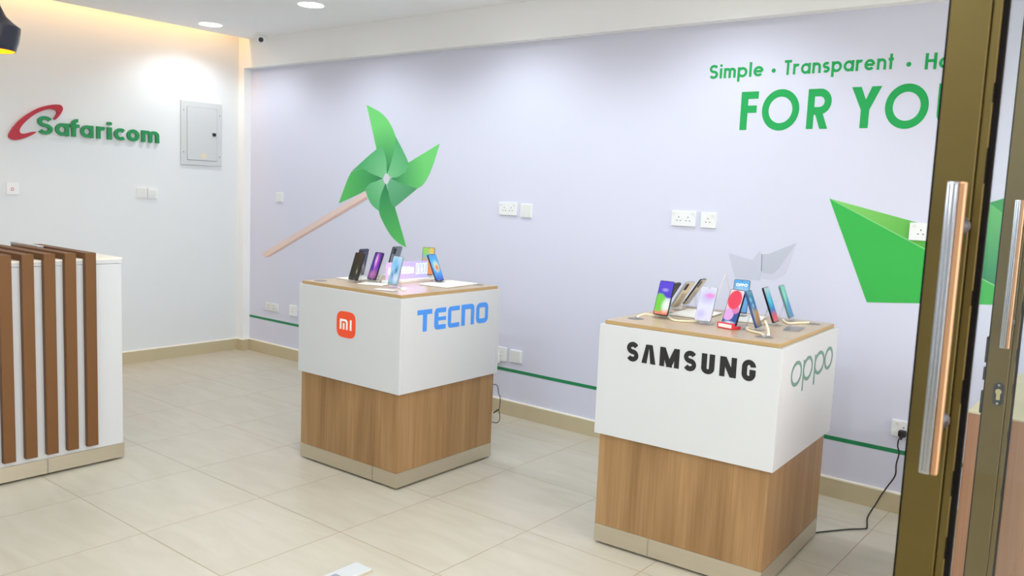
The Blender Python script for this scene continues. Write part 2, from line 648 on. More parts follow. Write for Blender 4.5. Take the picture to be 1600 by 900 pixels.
def extent(G, w):
    # true extent of strokes: vertical strokes spread by half the width, ends of level strokes do not
    lo, hi = 9, -9
    for g in G:
        if g[0] == 'p':
            lo = min(lo, min(p[0] for p in g[1]))
            hi = max(hi, max(p[0] for p in g[1]))
            continue
        pts = g[1]
        n = len(pts)
        for i in range(n if g[2] else n - 1):
            a, c = pts[i], pts[(i + 1) % n]
            dx, dy = c[0] - a[0], c[1] - a[1]
            ln = math.hypot(dx, dy) or 1
            e = abs(dy) / ln * w / 2
            lo = min(lo, a[0] - e, c[0] - e)
            hi = max(hi, a[0] + e, c[0] + e)
    return lo, hi


def word(b, text, x0, x1, z0, H, w, d0, d1, fr, xh=.72, gap=.13):
    wid = []
    for ch in text:
        G = glyph(ch, w, xh)
        lo, hi = extent(G, w)
        wid.append(hi - lo)
    tot = sum(wid) + gap * (len(text) - 1)
    k = (x1 - x0) / tot
    x = x0
    for ch, q in zip(text, wid):
        letter(b, ch, x, x + q * k, z0, H, w, d0, d1, fr, xh)
        x += (q + gap) * k


# ------------------------------------------------------------------ the room
def structure(name, b, m, parent=None):
    o = b.obj(name, m, parent)
    o['kind'] = 'structure'
    return o


structure('floor', MB().box(XL - .2, 10.5, YF - .1, .15, -.1, 0), M['floor'])
structure('ceiling', MB().box(.075, XR + .1, YF - .1, .05, ZC, ZC + .06), M['ceiling'])
structure('ceiling_slab', MB().box(XL - .2, XR + .1, YF - .1, .15, 3.05, 3.15), M['wall'])
structure('wall_left', MB().box(XL - .15, XL, YF - .1, .15, 0, 3.06), M['wall'])
structure('wall_back', MB().box(XL - .1, XR + .1, 0, .15, 0, 3.06), M['mural'])
structure('wall_front', MB().box(XL - .15, XR + .1, YF - .15, YF, 0, 3.06), M['wall'])
PD = .075
structure('trim_1', MB().box(XL, 0, -PD, 0, 0, 3.05), M['soffit'])                     # corner pilaster
structure('trim_2', MB().box(0, XR, -PD, 0, 2.555, 3.05), M['soffit'])                 # bulkhead over the mural
# right side: shopfront with an opening between the two open leaves
wr = MB().box(XR, XR + .15, YF, .0, 2.5, 3.06)
wr.box(XR, XR + .15, YF, -5.2, 0, 2.5)
structure('wall_right', wr, M['wall'])
sf = MB()
for y0, y1 in ((-.06, 0), (-1.54, -1.47), (-3.16, -3.09), (-5.2, -5.13)):
    sf.box(XR, XR + .08, y0, y1, 0, 2.5)
sf.box(XR, XR + .08, -5.2, 0, 2.42, 2.5).box(XR, XR + .08, -1.47, 0, 0, .08).box(XR, XR + .08, -5.2, -3.16, 0, .08)
structure('trim_3', sf, M['bronze'])
structure('window_1', MB().box(XR + .035, XR + .045, -1.47, -.06, .08, 2.42), M['glass'])
structure('window_2', MB().box(XR + .035, XR + .045, -5.13, -3.16, .08, 2.42), M['glass'])
# skirting tiles with a cream line on top
BB = .10
for nm, x0, x1, y0, y1 in (('baseboard_left', XL, XL + .012, YF, -PD - .012), ('baseboard_back', .012, XR, -.012, 0), ('baseboard_corner', None, None, None, None)):
    if nm == 'baseboard_corner':
        b = MB().box(XL, .012, -PD - .012, -PD, 0, BB).box(0, .012, -PD, -.0, 0, BB)
        c = MB().box(XL, .013, -PD - .013, -PD, BB, BB + .009).box(0, .013, -PD, 0, BB, BB + .009)
    else:
        b = MB().box(x0, x1, y0, y1, 0, BB)
        c = MB().box(x0, x1 + (.001 if nm == 'baseboard_left' else 0), y0 - (.001 if nm == 'baseboard_back' else 0), y1, BB, BB + .009)
    o = structure(nm, b, M['skirt'])
    c.obj('cream_top_line', M['skirtcap'], o)

# ------------------------------------------------------------------ lights of the room and added fill downlights
cl = bpy.data.lights.new('cove_led', 'AREA')
cl.shape = 'RECTANGLE'
cl.size, cl.size_y = .05, 6.6
cl.energy = COVE_W
cl.color = (1.0, .54, .18)
co = bpy.data.objects.new('cove_led_light', cl)
COL.objects.link(co)
co.location = (.03, -3.5, 3.0)
structure('trim_4', MB().box(.05, .075, -6.8, -.2, 3.035, 3.05), M['covestrip'])


def downlight(x, y, label, group=None):
    t = thing('ceiling_downlight', label, 'ceiling light', (x, y, ZC), group=group)
    MB().lathe([(.088, -.0005), (.105, -.004), (.11, 0), (.105, .004), (.088, .004)], seg=36, close=True).obj('trim_ring', M['plate'], t, smooth=True)
    MB().lathe([(0, -.001), (.088, -.001)], seg=36).obj('diffuser', M['diffuser'], t)
    l = bpy.data.lights.new('downlight_lamp', 'SPOT')
    l.energy = WALL_W if y > -1 else (SPOT_W if y > -3 else DEEP_W)
    l.spot_size = (148 if y > -1 else 168) * D2R
    l.spot_blend = .6 if y > -1 else .3
    l.shadow_soft_size = .07
    l.color = (.90, .96, 1.0)
    o = bpy.data.objects.new('downlight_lamp', l)
    COL.objects.link(o)
    o.parent = t
    o.location = (0, 0, -.012)


downlight(.364, -.632, 'round lit downlight near the corner, above the grey distribution board')
downlight(1.735, -.70, 'round lit downlight cut by the top edge of the photo, near the camera dome')
for x, y in ((3.17, -.66), (4.65, -.66), (2.5, -2.0), (3.6, -2.1), (4.8, -2.3), (4.4, -4.0), (5.9, -4.0), (3.8, -5.9), (5.5, -5.9)):  # first two follow the wall scallops, the rest are added as fill
    downlight(x, y, 'round recessed ceiling downlight over the shop floor, unseen and mostly added as fill', 'downlights above the frame')

# ------------------------------------------------------------------ glass door leaves, opened inwards
def door(name, yf, x0, x1, gx, label, lock):
    t = thing(name, label, 'door', ((x0 + XR) / 2, yf, 0))
    t['kind'] = 'structure'
    ox = (x0 + XR) / 2
    yb = yf + .045
    L = lambda x: x - ox
    Y = lambda y: y - yf
    w = x1 - x0
    b = MB().box(L(x0), L(x0 + w * .80), 0, .045, .01, 2.40, .002)
    b.box(L(x0 + w * .80) + .001, L(x1), .003, .042, .01, 2.40, .002)
    b.obj('stile', M['bronze'], t)
    MB().box(L(XR - .075), L(XR - .004), 0, .045, .01, 2.40, .002).obj('stile', M['bronze'], t)
    MB().box(L(x1), L(XR - .075), 0, .045, 2.30, 2.40, .002).obj('top_rail', M['bronze'], t)
    MB().box(L(x1), L(XR - .075), 0, .045, .01, .14, .002).obj('bottom_rail', M['bronze'], t)
    MB().box(L(gx), L(XR - .083), .018, .026, .148, 2.292).obj('glass_pane', M['glass'], t)
    g = MB().box(L(x1), L(gx), .006, .017, .14, 2.30).box(L(XR - .083), L(XR - .075), .006, .039, .14, 2.30)
    g.box(L(gx), L(XR - .083), .006, .039, 2.292, 2.30).box(L(gx), L(XR - .083), .006, .039, .14, .148)
    # bits of sealant squeezed out over the gasket edge
    rr = random.Random(7)
    for k in range(9):
        z = .7 + .15 * k + rr.uniform(-.05, .05)
        g.box(L(x1) - .0008, L(x1) + .001, .002, .008, z, z + rr.uniform(.02, .06))
    g.obj('gasket', M['gap'], t)
    MB().box(L(x0) - .004, L(x0), .008, .037, .05, 2.36).obj('edge_seal', M['gap'], t)
    # pull handle: flat ribbed bar on two standoffs
    hx = x0 + (x1 - x0) * .64
    h = MB()
    h.box(L(hx - .013), L(hx + .003), -.062, -.048, 1.15, 1.593, .002)
    for q in (-.0095, -.0045, .0005):
        h.box(L(hx + q - .0016), L(hx + q + .0016), -.0645, -.061, 1.153, 1.590, .001)
    ho = h.obj('pull_handle', M['chrome'], t, smooth=True)
    MB().box(L(hx + .0032), L(hx + .0125), -.061, -.047, 1.1505, 1.5925, .002).obj('handle_side', M['steel_reflection'], ho)  # tinted bar paints the reflection of the bronze on the handle side
    for z in (1.225, 1.528):
        MB().tube([(L(hx), -.05, z), (L(hx), .0, z)], .008, 12).lathe([(.0, -.004), (.014, -.004), (.014, 0), (0, 0)], (L(hx), 0, z), 20, (0, 1, 0)).obj('standoff', M['chrome'], ho, smooth=True)
    if lock:
        lx = L(x0 + w * .52)
        lo = MB().prism(rrect(-.014, .014, -.036, .036, .0138, 6), 0, .004, (V3((lx, 0, 1.0)), V3((1, 0, 0)), V3((0, 0, 1)), V3((0, -1, 0)))).obj('lock_plate', M['black'], t)
        c = MB().lathe([(0, .007), (.0085, .007), (.0085, .003)], (lx, 0, 1.008), 20, (0, -1, 0))
        c.box(lx - .0052, lx + .0052, -.006, -.003, .982, 1.004, .001)
        c.obj('lock_cylinder', M['brass'], lo, smooth=True)
        for z in (.971, 1.028):
            MB().lathe([(0, .0062), (.004, .0055), (.0045, .003)], (lx, 0, z), 14, (0, -1, 0)).obj('screw', M['chrome'], lo, smooth=True)
        for z0, z1 in ((.93, 1.0), (1.035, 1.075), (1.09, 1.17)):
            MB().box(L(x0) - .010, L(x0) - .004, .012, .030, z0, z1).obj('bolt', M['black'], t)
    return t


door('door_1', -3.08, 6.331, 6.401, 6.409, 'bronze framed glass door leaf with a long pull handle, large at the right edge', False)
door('door_2', -1.60, 6.222, 6.297, 6.303, 'bronze framed glass door leaf with a key cylinder, in front of the brown cabinet', True)

# ------------------------------------------------------------------ the two display kiosks
def grom(parent, x, y, z, r=.036):
    MB().lathe([(0, .0009), (r * .3, .0009), (r * .34, .0004), (r * .42, .0004), (r * .46, .0012), (r, .0009), (r * 1.03, 0)], (x, y, z), 28).obj('cable_grommet', M['grommet'], parent, smooth=True)


def kiosk(label, px, py, rz, w, d, ov, ht, hb, hs, tt, groms, streak=.18):
    a = rz * D2R
    ex, ey = V3((math.cos(a), math.sin(a), 0)), V3((-math.sin(a), math.cos(a), 0))
    c = V3((px, py, 0)) - ex * w / 2 + ey * d / 2
    t = thing('display_kiosk', label, 'display stand', c, (0, 0, a))
    X0, X1, Y0, Y1 = -w / 2, w / 2, -d / 2, d / 2
    for sx in (-1, 1):
        for sy in (-1, 1):
            MB().lathe([(0, 0), (.022, 0), (.022, .004), (.014, .006), (.014, .02), (0, .02)], (sx * (w / 2 - .06), sy * (d / 2 - .06), 0), 16).obj('foot', M['black'], t, smooth=True)
    e = .0012
    pl = MB().box(X0, X1, Y0, Y1, .012, hs)
    o = pl.obj('plinth', M['steel'], t)
    j = MB().box(X1 - streak, X1 - streak + .004, Y0 - .0006, Y0 + .002, .013, hs - .001)
    j.obj('plinth_streak', M['chrome'], o)  # bright strip stands in for a highlight streak on the steel
    b = MB().box(X0 + e, X1 - e, Y0 + e, Y1 - e, hs, hb, .0015)
    b.obj('base_cabinet', M['oak'], t)
    # four white upper boards, the front and back ones running through
    th = .019
    front = MB().box(X0 - ov, X1 + ov, Y0 - ov, Y0 - ov + th, hb, ht, .0015).obj('front_panel', M['white'], t)
    MB().box(X0 - ov, X1 + ov, Y1 + ov - th, Y1 + ov, hb, ht, .0015).obj('back_panel', M['white'], t)
    left = MB().box(X0 - ov, X0 - ov + th, Y0 - ov + th, Y1 + ov - th, hb, ht, .0015).obj('side_panel', M['white'], t)
    right = MB().box(X1 + ov - th, X1 + ov, Y0 - ov + th, Y1 + ov - th, hb, ht, .0015).obj('side_panel', M['white'], t)
    MB().box(X0 - ov + th, X1 + ov - th, Y0 - ov + th, Y1 + ov - th, hb, hb + .016).obj('underside_panel', M['white'], t)
    top = MB().box(X0, X1, Y0, Y1, ht - .0, ht + tt, .001).obj('tabletop', M['oaktop'], t)
    ed = MB()
    for q in ((X0 - .0008, X1 + .0008, Y0 - .0008, Y0 + .0004), (X0 - .0008, X1 + .0008, Y1 - .0004, Y1 + .0008), (X0 - .0008, X0 + .0004, Y0, Y1), (X1 - .0004, X1 + .0008, Y0, Y1)):
        ed.box(*q, ht + .001, ht + tt - .001)
    ed.obj('edge_band', M['oakedge'], top)
    inv = Matrix.Rotation(-a, 3, 'Z')
    for gx, gy in groms:
        q = inv @ (V3((gx, gy, 0)) - c)
        grom(top, q.x, q.y, ht + tt)
    # frames in kiosk space: front face measured from the front corner, negative to the left; right face positive to the back
    ff = (V3((X1 + ov, Y0 - ov, 0)), V3((1, 0, 0)), V3((0, 0, 1)), V3((0, -1, 0)))
    fr = (V3((X1 + ov, Y0 - ov, 0)), V3((0, 1, 0)), V3((0, 0, 1)), V3((1, 0, 0)))
    return t, front, right, ff, fr


k1, k1f, k1r, ff, fr = kiosk('display kiosk with an orange square logo and blue lettering, near the corner', 3.6319, -1.5893, .9382, .7728, .7747, .0133, .9994, .5069, .089, .0178, [(3.53, -.885), (2.925, -1.53)])
T = .0012
TK = [0]


def tk():
    TK[0] += 1
    return T + .00012 * (TK[0] % 12)


# orange badge with two white letter shapes
bd = MB()
cx, cz, rx, rz = -.405, .8175, .0745, .0705
sq = [(cx + rx * math.copysign(abs(math.cos(i * math.pi / 24)) ** .52, math.cos(i * math.pi / 24)), cz + rz * math.copysign(abs(math.sin(i * math.pi / 24)) ** .52, math.sin(i * math.pi / 24))) for i in range(48)]
badge = bd.prism(sq, 0, T, ff).obj('logo_badge', M['orange'], k1f)
mi = MB()
ml, mr, mb, mt = -.4535, -.391, .790, .846
ww = .0125
mi.stroke([(ml + ww / 2, mb), (ml + ww / 2, mt - ww / 2), (mr - .026, mt - ww / 2)] + arc(mr - .020, mt - .020, .0138, .0138, 90, 0, 6) + [(mr - ww / 2, mb)], ww, T, tk() + .0008, ff)
mi.stroke([(-.4222, mb), (-.4222, mt - .021)], ww, T, tk() + .0008, ff)
mi.stroke([(-.3675, mb), (-.3675, mt)], ww, T, tk() + .0008, ff)
mi.obj('logo_letters', M['whitevinyl'], badge)
# blue squared lettering
tb = MB()
zb, zt, sw = .8175, .932, .030
q = sw / 2
tb.stroke([(.118, zt - .0125), (.228, zt - .0125)], .025, 0, tk(), fr)
tb.stroke([(.1755, zb), (.1755, zt - .002)], .030, 0, tk(), fr)
r_ = .020
tb.stroke([(.337, zt - .0125), (.272, zt - .0125)] + arc(.272, zt - .0125 - r_ * .4, r_ * .5, r_ * .4, 90, 180, 5)[1:] + [(.262, zb + .022)] + arc(.272, zb + .0125 + r_ * .4, r_ * .5, r_ * .4, 180, 270, 5) + [(.337, zb + .0125)], .025, 0, tk(), fr)
tb.stroke([(.2475 + q, zb + .02), (.2475 + q, zt - .02)], sw, 0, tk(), fr)
tb.stroke([(.262, .8745), (.337, .8745)], .020, 0, tk(), fr)
for x0 in (.3515,):
    tb.stroke([(.446, zt - .0115), (x0 + q + .014, zt - .0115)] + arc(x0 + q + .010, zt - .0115 - .012, .010, .012, 90, 180, 5)[0:] + arc(x0 + q + .010, zb + .0115 + .012, .010, .012, 180, 270, 5) + [(.446, zb + .0115)], .024, 0, tk(), fr)
tb.stroke([(.463 + q, zb), (.463 + q, zt)], sw * .95, 0, tk(), fr)
tb.stroke([(.463, zt - .0115), (.530, zt - .0115)] + arc(.545, zt - .0115 - .012, .012, .012, 90, 0, 5) + [(.557, zb)], .026, 0, tk(), fr)
tb.stroke(rrect(.588 + q, .695 - q, zb + .0125, zt - .0125, .018, 5), .027, 0, tk(), fr, True)
tb.obj('blue_lettering', M['tecno'], k1r)

k2, k2f, k2r, ff, fr = kiosk('display kiosk with bold black lettering and green lettering, beside the glass doors', 5.4878, -1.3727, 2.7312, .7645, .7743, .0177, .9991, .5101, .0921, .0169, [(4.791, -1.266), (5.384, -1.266), (5.385, -.70)], .50)
sb = MB()
for ch, x0, x1 in (('S', -.661, -.605), ('V^', -.589, -.524), ('M', -.506, -.418), ('S', -.398, -.343), ('U', -.321, -.265), ('N', -.243, -.174), ('G', -.152, -.096)):
    letter(sb, ch, x0, x1, .8575 - (.002 if ch in 'SGU' else 0), .081 + (.004 if ch in 'SG' else (.002 if ch == 'U' else 0)), .245, 0, T, ff)
sb.obj('black_lettering', M['samsung'], k2f)
ob = MB()
n = 40
for x0, x1 in ((.137, .279), (.297, .430), (.458, .606), (.612, .742)):
    cx, rx, rz, cz = (x0 + x1) / 2, (x1 - x0) / 2, .0525, .8735
    A = [(cx + rx * math.cos(i * 2 * math.pi / n), cz + rz * math.sin(i * 2 * math.pi / n)) for i in range(n)]
    B = [(cx + (rx - .013) * math.cos(i * 2 * math.pi / n), cz + (rz - .0155) * math.sin(i * 2 * math.pi / n)) for i in range(n)]
    ob.strip(A, B, 0, tk(), fr, True)
for x in (.2965, .4585):
    ob.stroke([(x + .006, .787), (x + .006, .917)], .013, 0, tk(), fr)
ob.obj('green_lettering', M['oppo'], k2r)

# ------------------------------------------------------------------ reception counter at the left
CX, CY, CH = 2.209, -2.300, 1.106
LEN, DEP = 1.15, .72
ct = thing('reception_counter', 'white reception counter with wrapped brown vertical slats and steel plinth', 'counter', (CX - DEP / 2, CY - LEN / 2, 0))
ox, oy = CX - DEP / 2, CY - LEN / 2
hx, hy = DEP / 2, LEN / 2
MB().box(-hx, hx + .004, -hy, hy + .004, .012, .089).obj('plinth', M['steel'], ct)
pj = MB().box(hx + .0035, hx + .0055, hy - .40, hy - .394, .013, .088)
pj.obj('plinth_streak', M['chrome'], ct)
for sx in (-1, 1):
    for y in (-hy + .1, 0.08, hy - .16):
        MB().lathe([(0, 0), (.02, 0), (.02, .004), (.013, .006), (.013, .016), (0, .016)], (sx * (hx - .035), y, 0), 16).obj('foot', M['chrome'], ct, smooth=True)
MB().box(-hx, hx, -hy, hy, .089, CH - .022, .002).obj('body', M['white'], ct)
MB().box(-hx, hx + .002, -hy, hy + .002, CH - .0205, CH - .002, .002).obj('top_panel', M['white'], ct)
MB().box(-hx, hx + .003, -hy, hy + .004, CH - .002, CH + .010, .002).obj('countertop', M['whiteedge'], ct)
for i in range(9):
    y1 = -2.451 - .1015 * i
    y0 = y1 - .054
    s = MB()
    pts = [(hx + .0035, .117), (hx + .034, .117), (hx + .034, CH + .042), (-hx + .09, CH + .042), (-hx + .09, CH + .0105), (hx + .0035, CH + .0105)]
    s.prism([(p[0], p[1]) for p in pts], 0, y1 - y0, (V3((0, y0 - oy, 0)), V3((1, 0, 0)), V3((0, 0, 1)), V3((0, 1, 0))))
    s.obj('slat', M['slat'], ct)
gb = thing('grey_box', 'low blue-grey box lying on the counter behind the brown slats', 'box', (1.60, -2.529, CH + .0102))
MB().box(-.19, .17, -.016, .014, .0, .030, .002).obj('box_body', M['grey'], gb)
MB().box(-.192, .172, -.018, .016, .0302, .035, .001).obj('box_rim', M['panelgrey'], gb)

# ------------------------------------------------------------------ cabinet behind the second leaf
cb = thing('side_cabinet', 'brown wood veneer cabinet with a pale tan top, behind the door leaf', 'cabinet', (6.62, -.98, 0))
MB().box(-.46, .46, -.455, .455, .06, .890, .002).obj('cabinet_body', M['brown'], cb)
MB().box(-.40, .44, -.42, .42, 0, .06).obj('plinth', M['steel'], cb)
MB().box(-.462, .47, -.457, .457, .8905, .897, .001).obj('countertop', M['tan'], cb)
for x in (.02,):
    MB().box(x - .001, x + .001, -.4562, -.4548, .08, .87).obj('door_gap', M['gap'], cb)
cu = thing('small_cup', 'small clear cup on the tan top of the brown cabinet', 'cup', (6.315, -1.26, .897))
MB().lathe([(0, .001), (.017, .001), (.022, .05), (.0235, .05), (.0185, 0), (0, 0)], seg=24).obj('cup_body', M['acrylic'], cu, smooth=True)
MB().lathe([(.0222, .049), (.0240, .0495), (.0240, .0525), (.0222, .0525)], seg=24, close=True).obj('rim', M['plate'], cu, smooth=True)

# ------------------------------------------------------------------ left wall: raised sign, distribution board, switches
sg = thing('wall_sign', 'raised green lettering with a red swoosh on the white left wall', 'sign', (XL, -1.3095, 1.839))
fl = (V3((0, 1.33, -1.837)), V3((0, 1, 0)), V3((0, 0, 1)), V3((1, 0, 0)))
ringpts = [(-1.819, 1.846), (-1.88, 1.807), (-1.958, 1.779), (-1.999, 1.79), (-2.002, 1.823), (-1.955, 1.898), (-1.884, 1.968), (-1.797, 2.026), (-1.716, 2.057), (-1.649, 2.067), (-1.625, 2.048), (-1.632, 2.016), (-1.658, 1.975), (-1.683, 1.951), (-1.689, 1.961), (-1.669, 1.997), (-1.673, 2.02), (-1.702, 2.028), (-1.746, 2.02), (-1.812, 1.987), (-1.87, 1.939), (-1.913, 1.891), (-1.932, 1.852), (-1.922, 1.83), (-1.887, 1.833), (-1.844, 1.848)]
MB().prism(smooth_loop(ringpts, 3), .003, .022, fl).obj('red_swoosh', M['red3d'], sg)
for ch, a, b_ in (('S', -1.805, -1.700), ('a', -1.679, -1.581), ('f', -1.571, -1.503), ('a', -1.494, -1.397), ('r', -1.370, -1.304), ('i', -1.288, -1.252), ('c', -1.232, -1.147), ('o', -1.127, -1.027), ('m', -1.006, -.857)):
    lb = MB()
    letter(lb, ch, a, b_, 1.836, .136, .19 if ch != 'm' else .17, .003, .022, fl, xh=.70)
    lb.obj('letter', M['green3d'], sg)

db = thing('distribution_board', 'grey metal distribution board with a black latch on the white wall', 'electrical panel', (XL, -.444, 1.9476))
MB().box(0, .016, -.194, .194, -.272, .272, .003).obj('frame', M['panelgrey'], db)
dd = MB().box(.0155, .0205, -.140, .142, -.228, .222, .0025).obj('door', M['panelgrey'], db)
MB().box(.020, .028, .098, .130, -.012, .014, .002).obj('latch', M['black'], dd)
MB().box(.0200, .0212, -.016, .036, -.212, -.172).obj('sticker', M['sticker'], dd)
gp = MB()
for q in ((-.143, -.1405, -.231, .225), (.1425, .145, -.231, .225)):
    gp.box(.0152, .0168, q[0], q[1], q[2], q[3])
gp.box(.0152, .0168, -.143, .145, -.231, -.2285).box(.0152, .0168, -.143, .145, .2225, .225)
gp.obj('door_gap', M['grey'], db)
for y, z in ((-.172, .19), (.172, .17), (-.172, -.165), (.172, -.19)):
    MB().lathe([(0, .004), (.005, .003), (.0055, 0)], (.016, y, z), 12, (1, 0, 0)).obj('screw', M['screw'], db, smooth=True)


def plate(name, label, cat, pos, fr, w, h, kind, group=None, m=None, dep=.012):
    """wall plate; local frame: u along the wall, z up, n out of the wall"""
    t = thing(name, label, cat, pos, group=group)
    U, N = fr[1], fr[3]
    f = (V3((0, 0, 0)), U, V3((0, 0, 1)), N)
    p = MB().prism(rrect(-w / 2, w / 2, -h / 2, h / 2, .004, 3), 0, dep * .75, f).prism(rrect(-w / 2 + .002, w / 2 - .002, -h / 2 + .002, h / 2 - .002, .004, 3), dep * .74, dep, f).obj('plate', m or M['plate'], t)
    def pins(cx):
        g = MB()
        for a, bb, ww, hh in ((0, .008, .0045, .008), (-.0115, -.012, .0075, .0045), (.0115, -.012, .0075, .0045)):
            g.prism([(cx + a - ww / 2, bb - hh / 2), (cx + a + ww / 2, bb - hh / 2), (cx + a + ww / 2, bb + hh / 2), (cx + a - ww / 2, bb + hh / 2)], dep - .0005, dep + .0004, f)
        g.obj('pin_holes', M['hole'], p)
    def rocker(cx, cz, w_=.016, h_=.014):
        MB().prism(rrect(cx - w_ / 2, cx + w_ / 2, cz - h_ / 2, cz + h_ / 2, .002, 3), dep - .0005, dep + .004, f).obj('rocker_switch', M['plate2'], p)
    if kind == 'double':
        pins(-w * .19)
        pins(w * .19)
        rocker(-w * .38, h * .32)
        rocker(w * .38, h * .32)
    elif kind == 'single':
        pins(-.002)
        rocker(.026, .026)
    elif kind == 'singleL':
        pins(.006)
        rocker(-.024, .027)
    elif kind == 'blank':
        MB().prism(rrect(-w / 2 + .008, w / 2 - .008, -h / 2 + .008, h / 2 - .008, .003, 3), dep - .0005, dep + .001, f).obj('cover', M['plate2'], p)
    elif kind == 'switch2':
        for k in (-1, 0, 1):
            MB().prism(rrect(-.013 * .85 + k * .021, .013 * .85 + k * .021 - .002, -.024, .024, .002, 3), dep - .0005, dep + .004, f).obj('rocker_switch', M['plate2'], p)
    elif kind == 'redring':
        ri = MB()
        n_ = 24
        A = [(.010 * math.cos(i * 2 * math.pi / n_) - .004, .0125 * math.sin(i * 2 * math.pi / n_) - .004) for i in range(n_)]
        B = [(.0065 * math.cos(i * 2 * math.pi / n_) - .004, .009 * math.sin(i * 2 * math.pi / n_) - .004) for i in range(n_)]
        ri.strip(A, B, dep, dep + .001, f, True)
        ri.obj('red_ring', M['redmark'], p)
    return t, f


plate('call_point', 'square white wall plate with a small red ring, left of the lettering sign', 'switch', (XL, -1.963, 1.427), F_LEFT, .086, .088, 'redring')
plate('blank_plate', 'blank white plate left of the rocker switch plate, under the green lettering', 'wall plate', (XL, -.9835, 1.424), F_LEFT, .086, .086, 'blank', dep=.011)
plate('light_switch', 'white switch plate with three rockers on the white left wall', 'switch', (XL, -.890, 1.422), F_LEFT, .086, .086, 'switch2', dep=.014)
plate('blank_plate', 'small blank plate on the lavender wall left of the pinwheel stick', 'wall plate', (.446, 0, 1.429), F_MURAL, .090, .086, 'blank')
plate('double_socket', 'white double socket on the wall to the right of the pinwheel', 'socket', (3.025, 0, 1.442), F_MURAL, .155, .088, 'double')
plate('blank_plate', 'blank white plate directly right of the double socket by the pinwheel', 'wall plate', (3.183, 0, 1.436), F_MURAL, .094, .094, 'blank')
plate('double_socket', 'white double socket above the black lettered kiosk, left of the single socket', 'socket', (4.357, 0, 1.444), F_MURAL, .158, .090, 'double')
plate('single_socket', 'white single socket above the grey paper boat', 'socket', (4.516, 0, 1.443), F_MURAL, .096, .090, 'single')
plate('single_socket', 'white single socket on the green paper boat print', 'socket', (5.645, 0, 1.446), F_MURAL, .096, .088, 'singleL')
plate('double_socket', 'cream double socket low on the wall, just above the stripe near the corner', 'socket', (.345, 0, .440), F_MURAL, .185, .070, 'double', m=M['plate2'])
plate('single_socket', 'white single socket low on the wall, half hidden by the orange-logo kiosk', 'socket', (.655, 0, .446), F_MURAL, .098, .096, 'single')
t, f = plate('single_socket', 'low white single socket with an adapter in it, right of the orange-logo kiosk', 'socket', (3.012, 0, .424), F_MURAL, .110, .100, 'single')
ad = thing('plug_adapter', 'white adapter plugged into the low socket beside the orange-logo kiosk', 'plug', (2.995, -.012, .410))
MB().box(-.026, .022, -.042, 0, -.048, .022, .005).obj('adapter_body', M['plate'], ad)
MB().box(-.022, .018, -.0445, -.041, -.040, .012, .001).obj('adapter_face', M['plate2'], ad)
plate('blank_plate', 'blank white plate low on the wall right of the plugged adapter', 'wall plate', (3.150, 0, .428), F_MURAL, .100, .086, 'blank', dep=.018)
plate('single_socket', 'low white socket with a black plug, beside the bronze door frame', 'socket', (5.655, 0, .443), F_MURAL, .105, .084, 'singleL')
pc = thing('power_cord', 'thin black power cord from the low socket across the floor to the kiosk', 'cord', (5.56, -.18, 0))
lo_ = V3((5.56, -.18, 0))
path = [(5.661, -.050, .418), (5.652, -.055, .395), (5.650, -.05, .36), (5.658, -.045, .325), (5.650, -.045, .265), (5.650, -.045, .207), (5.618, -.045, .139), (5.590, -.045, .081), (5.572, -.05, .035), (5.560, -.075, .005), (5.575, -.20, .0045), (5.609, -.33, .0045), (5.600, -.36, .0045), (5.555, -.41, .0045), (5.50, -.49, .0045), (5.445, -.575, .0045), (5.425, -.62, .0045)]
MB().tube([p - lo_ for p in smooth_path(path, 6)], .0036, 8).obj('flex', M['cord'], pc, smooth=True)
pg = MB().box(-.018, .018, -.034, -.0, -.016, .016, .006)
pg.tube([(0, -.026, -.014), (-.002, -.032, -.030)], .006, 8)
pg.obj('plug', M['black'], pc, loc=V3((5.661, -.013, .425)) - lo_, smooth=True)

# loose dark wire hanging behind kiosk 1
wl = V3((3.63, -.80, 0))
wr_ = thing('loose_wire', 'thin dark wire looping out behind the orange-logo kiosk', 'cord', wl)
pts = [(3.605, -.80, .434), (3.637, -.80, .430), (3.650, -.80, .383), (3.661, -.80, .367), (3.659, -.80, .301), (3.640, -.80, .280), (3.615, -.80, .262), (3.640, -.80, .285), (3.655, -.80, .288), (3.665, -.80, .243), (3.648, -.80, .212), (3.605, -.80, .208)]
MB().tube([V3(p) - wl for p in smooth_path(pts, 5)], .0024, 6).obj('flex', M['cord'], wr_, smooth=True)

# floor box at the bottom edge
fb = thing('floor_box', 'white lidded floor box set in the tiles in front of the kiosks', 'floor socket', (4.18, -2.39, 0))
MB().box(-.058, .052, -.115, .105, 0, .004, .0015).obj('frame', M['skirt'], fb)
MB().box(-.044, .047, -.108, .098, .003, .013, .002).obj('lid', M['panelgrey'], fb)
MB().prism(rrect(-.022, .022, -.06, -.03, .008, 4), .0125, .0140, F_FLAT).obj('lid_catch', M['grey'], fb)

# dome camera at the bulkhead
cc = thing('security_camera', 'small white security camera with a dark lens in the ceiling corner', 'camera', (.44, -.20, ZC))
MB().lathe([(0, 0), (.050, 0), (.050, -.018), (.044, -.022), (0, -.022)], seg=28).obj('mount', M['plate'], cc, smooth=True)
hb_ = MB().lathe([(0, .050), (.026, .046), (.040, .030), (.043, .0), (.040, -.028), (0, -.032)], (0, 0, -.050), 28, (.72, -.66, -.22)).obj('housing', M['plate'], cc, smooth=True)
MB().lathe([(0, .055), (.012, .055), (.0195, .0545), (.0205, .049)], (0, 0, -.050), 24, (.72, -.66, -.22)).obj('lens', M['lens'], hb_, smooth=True)

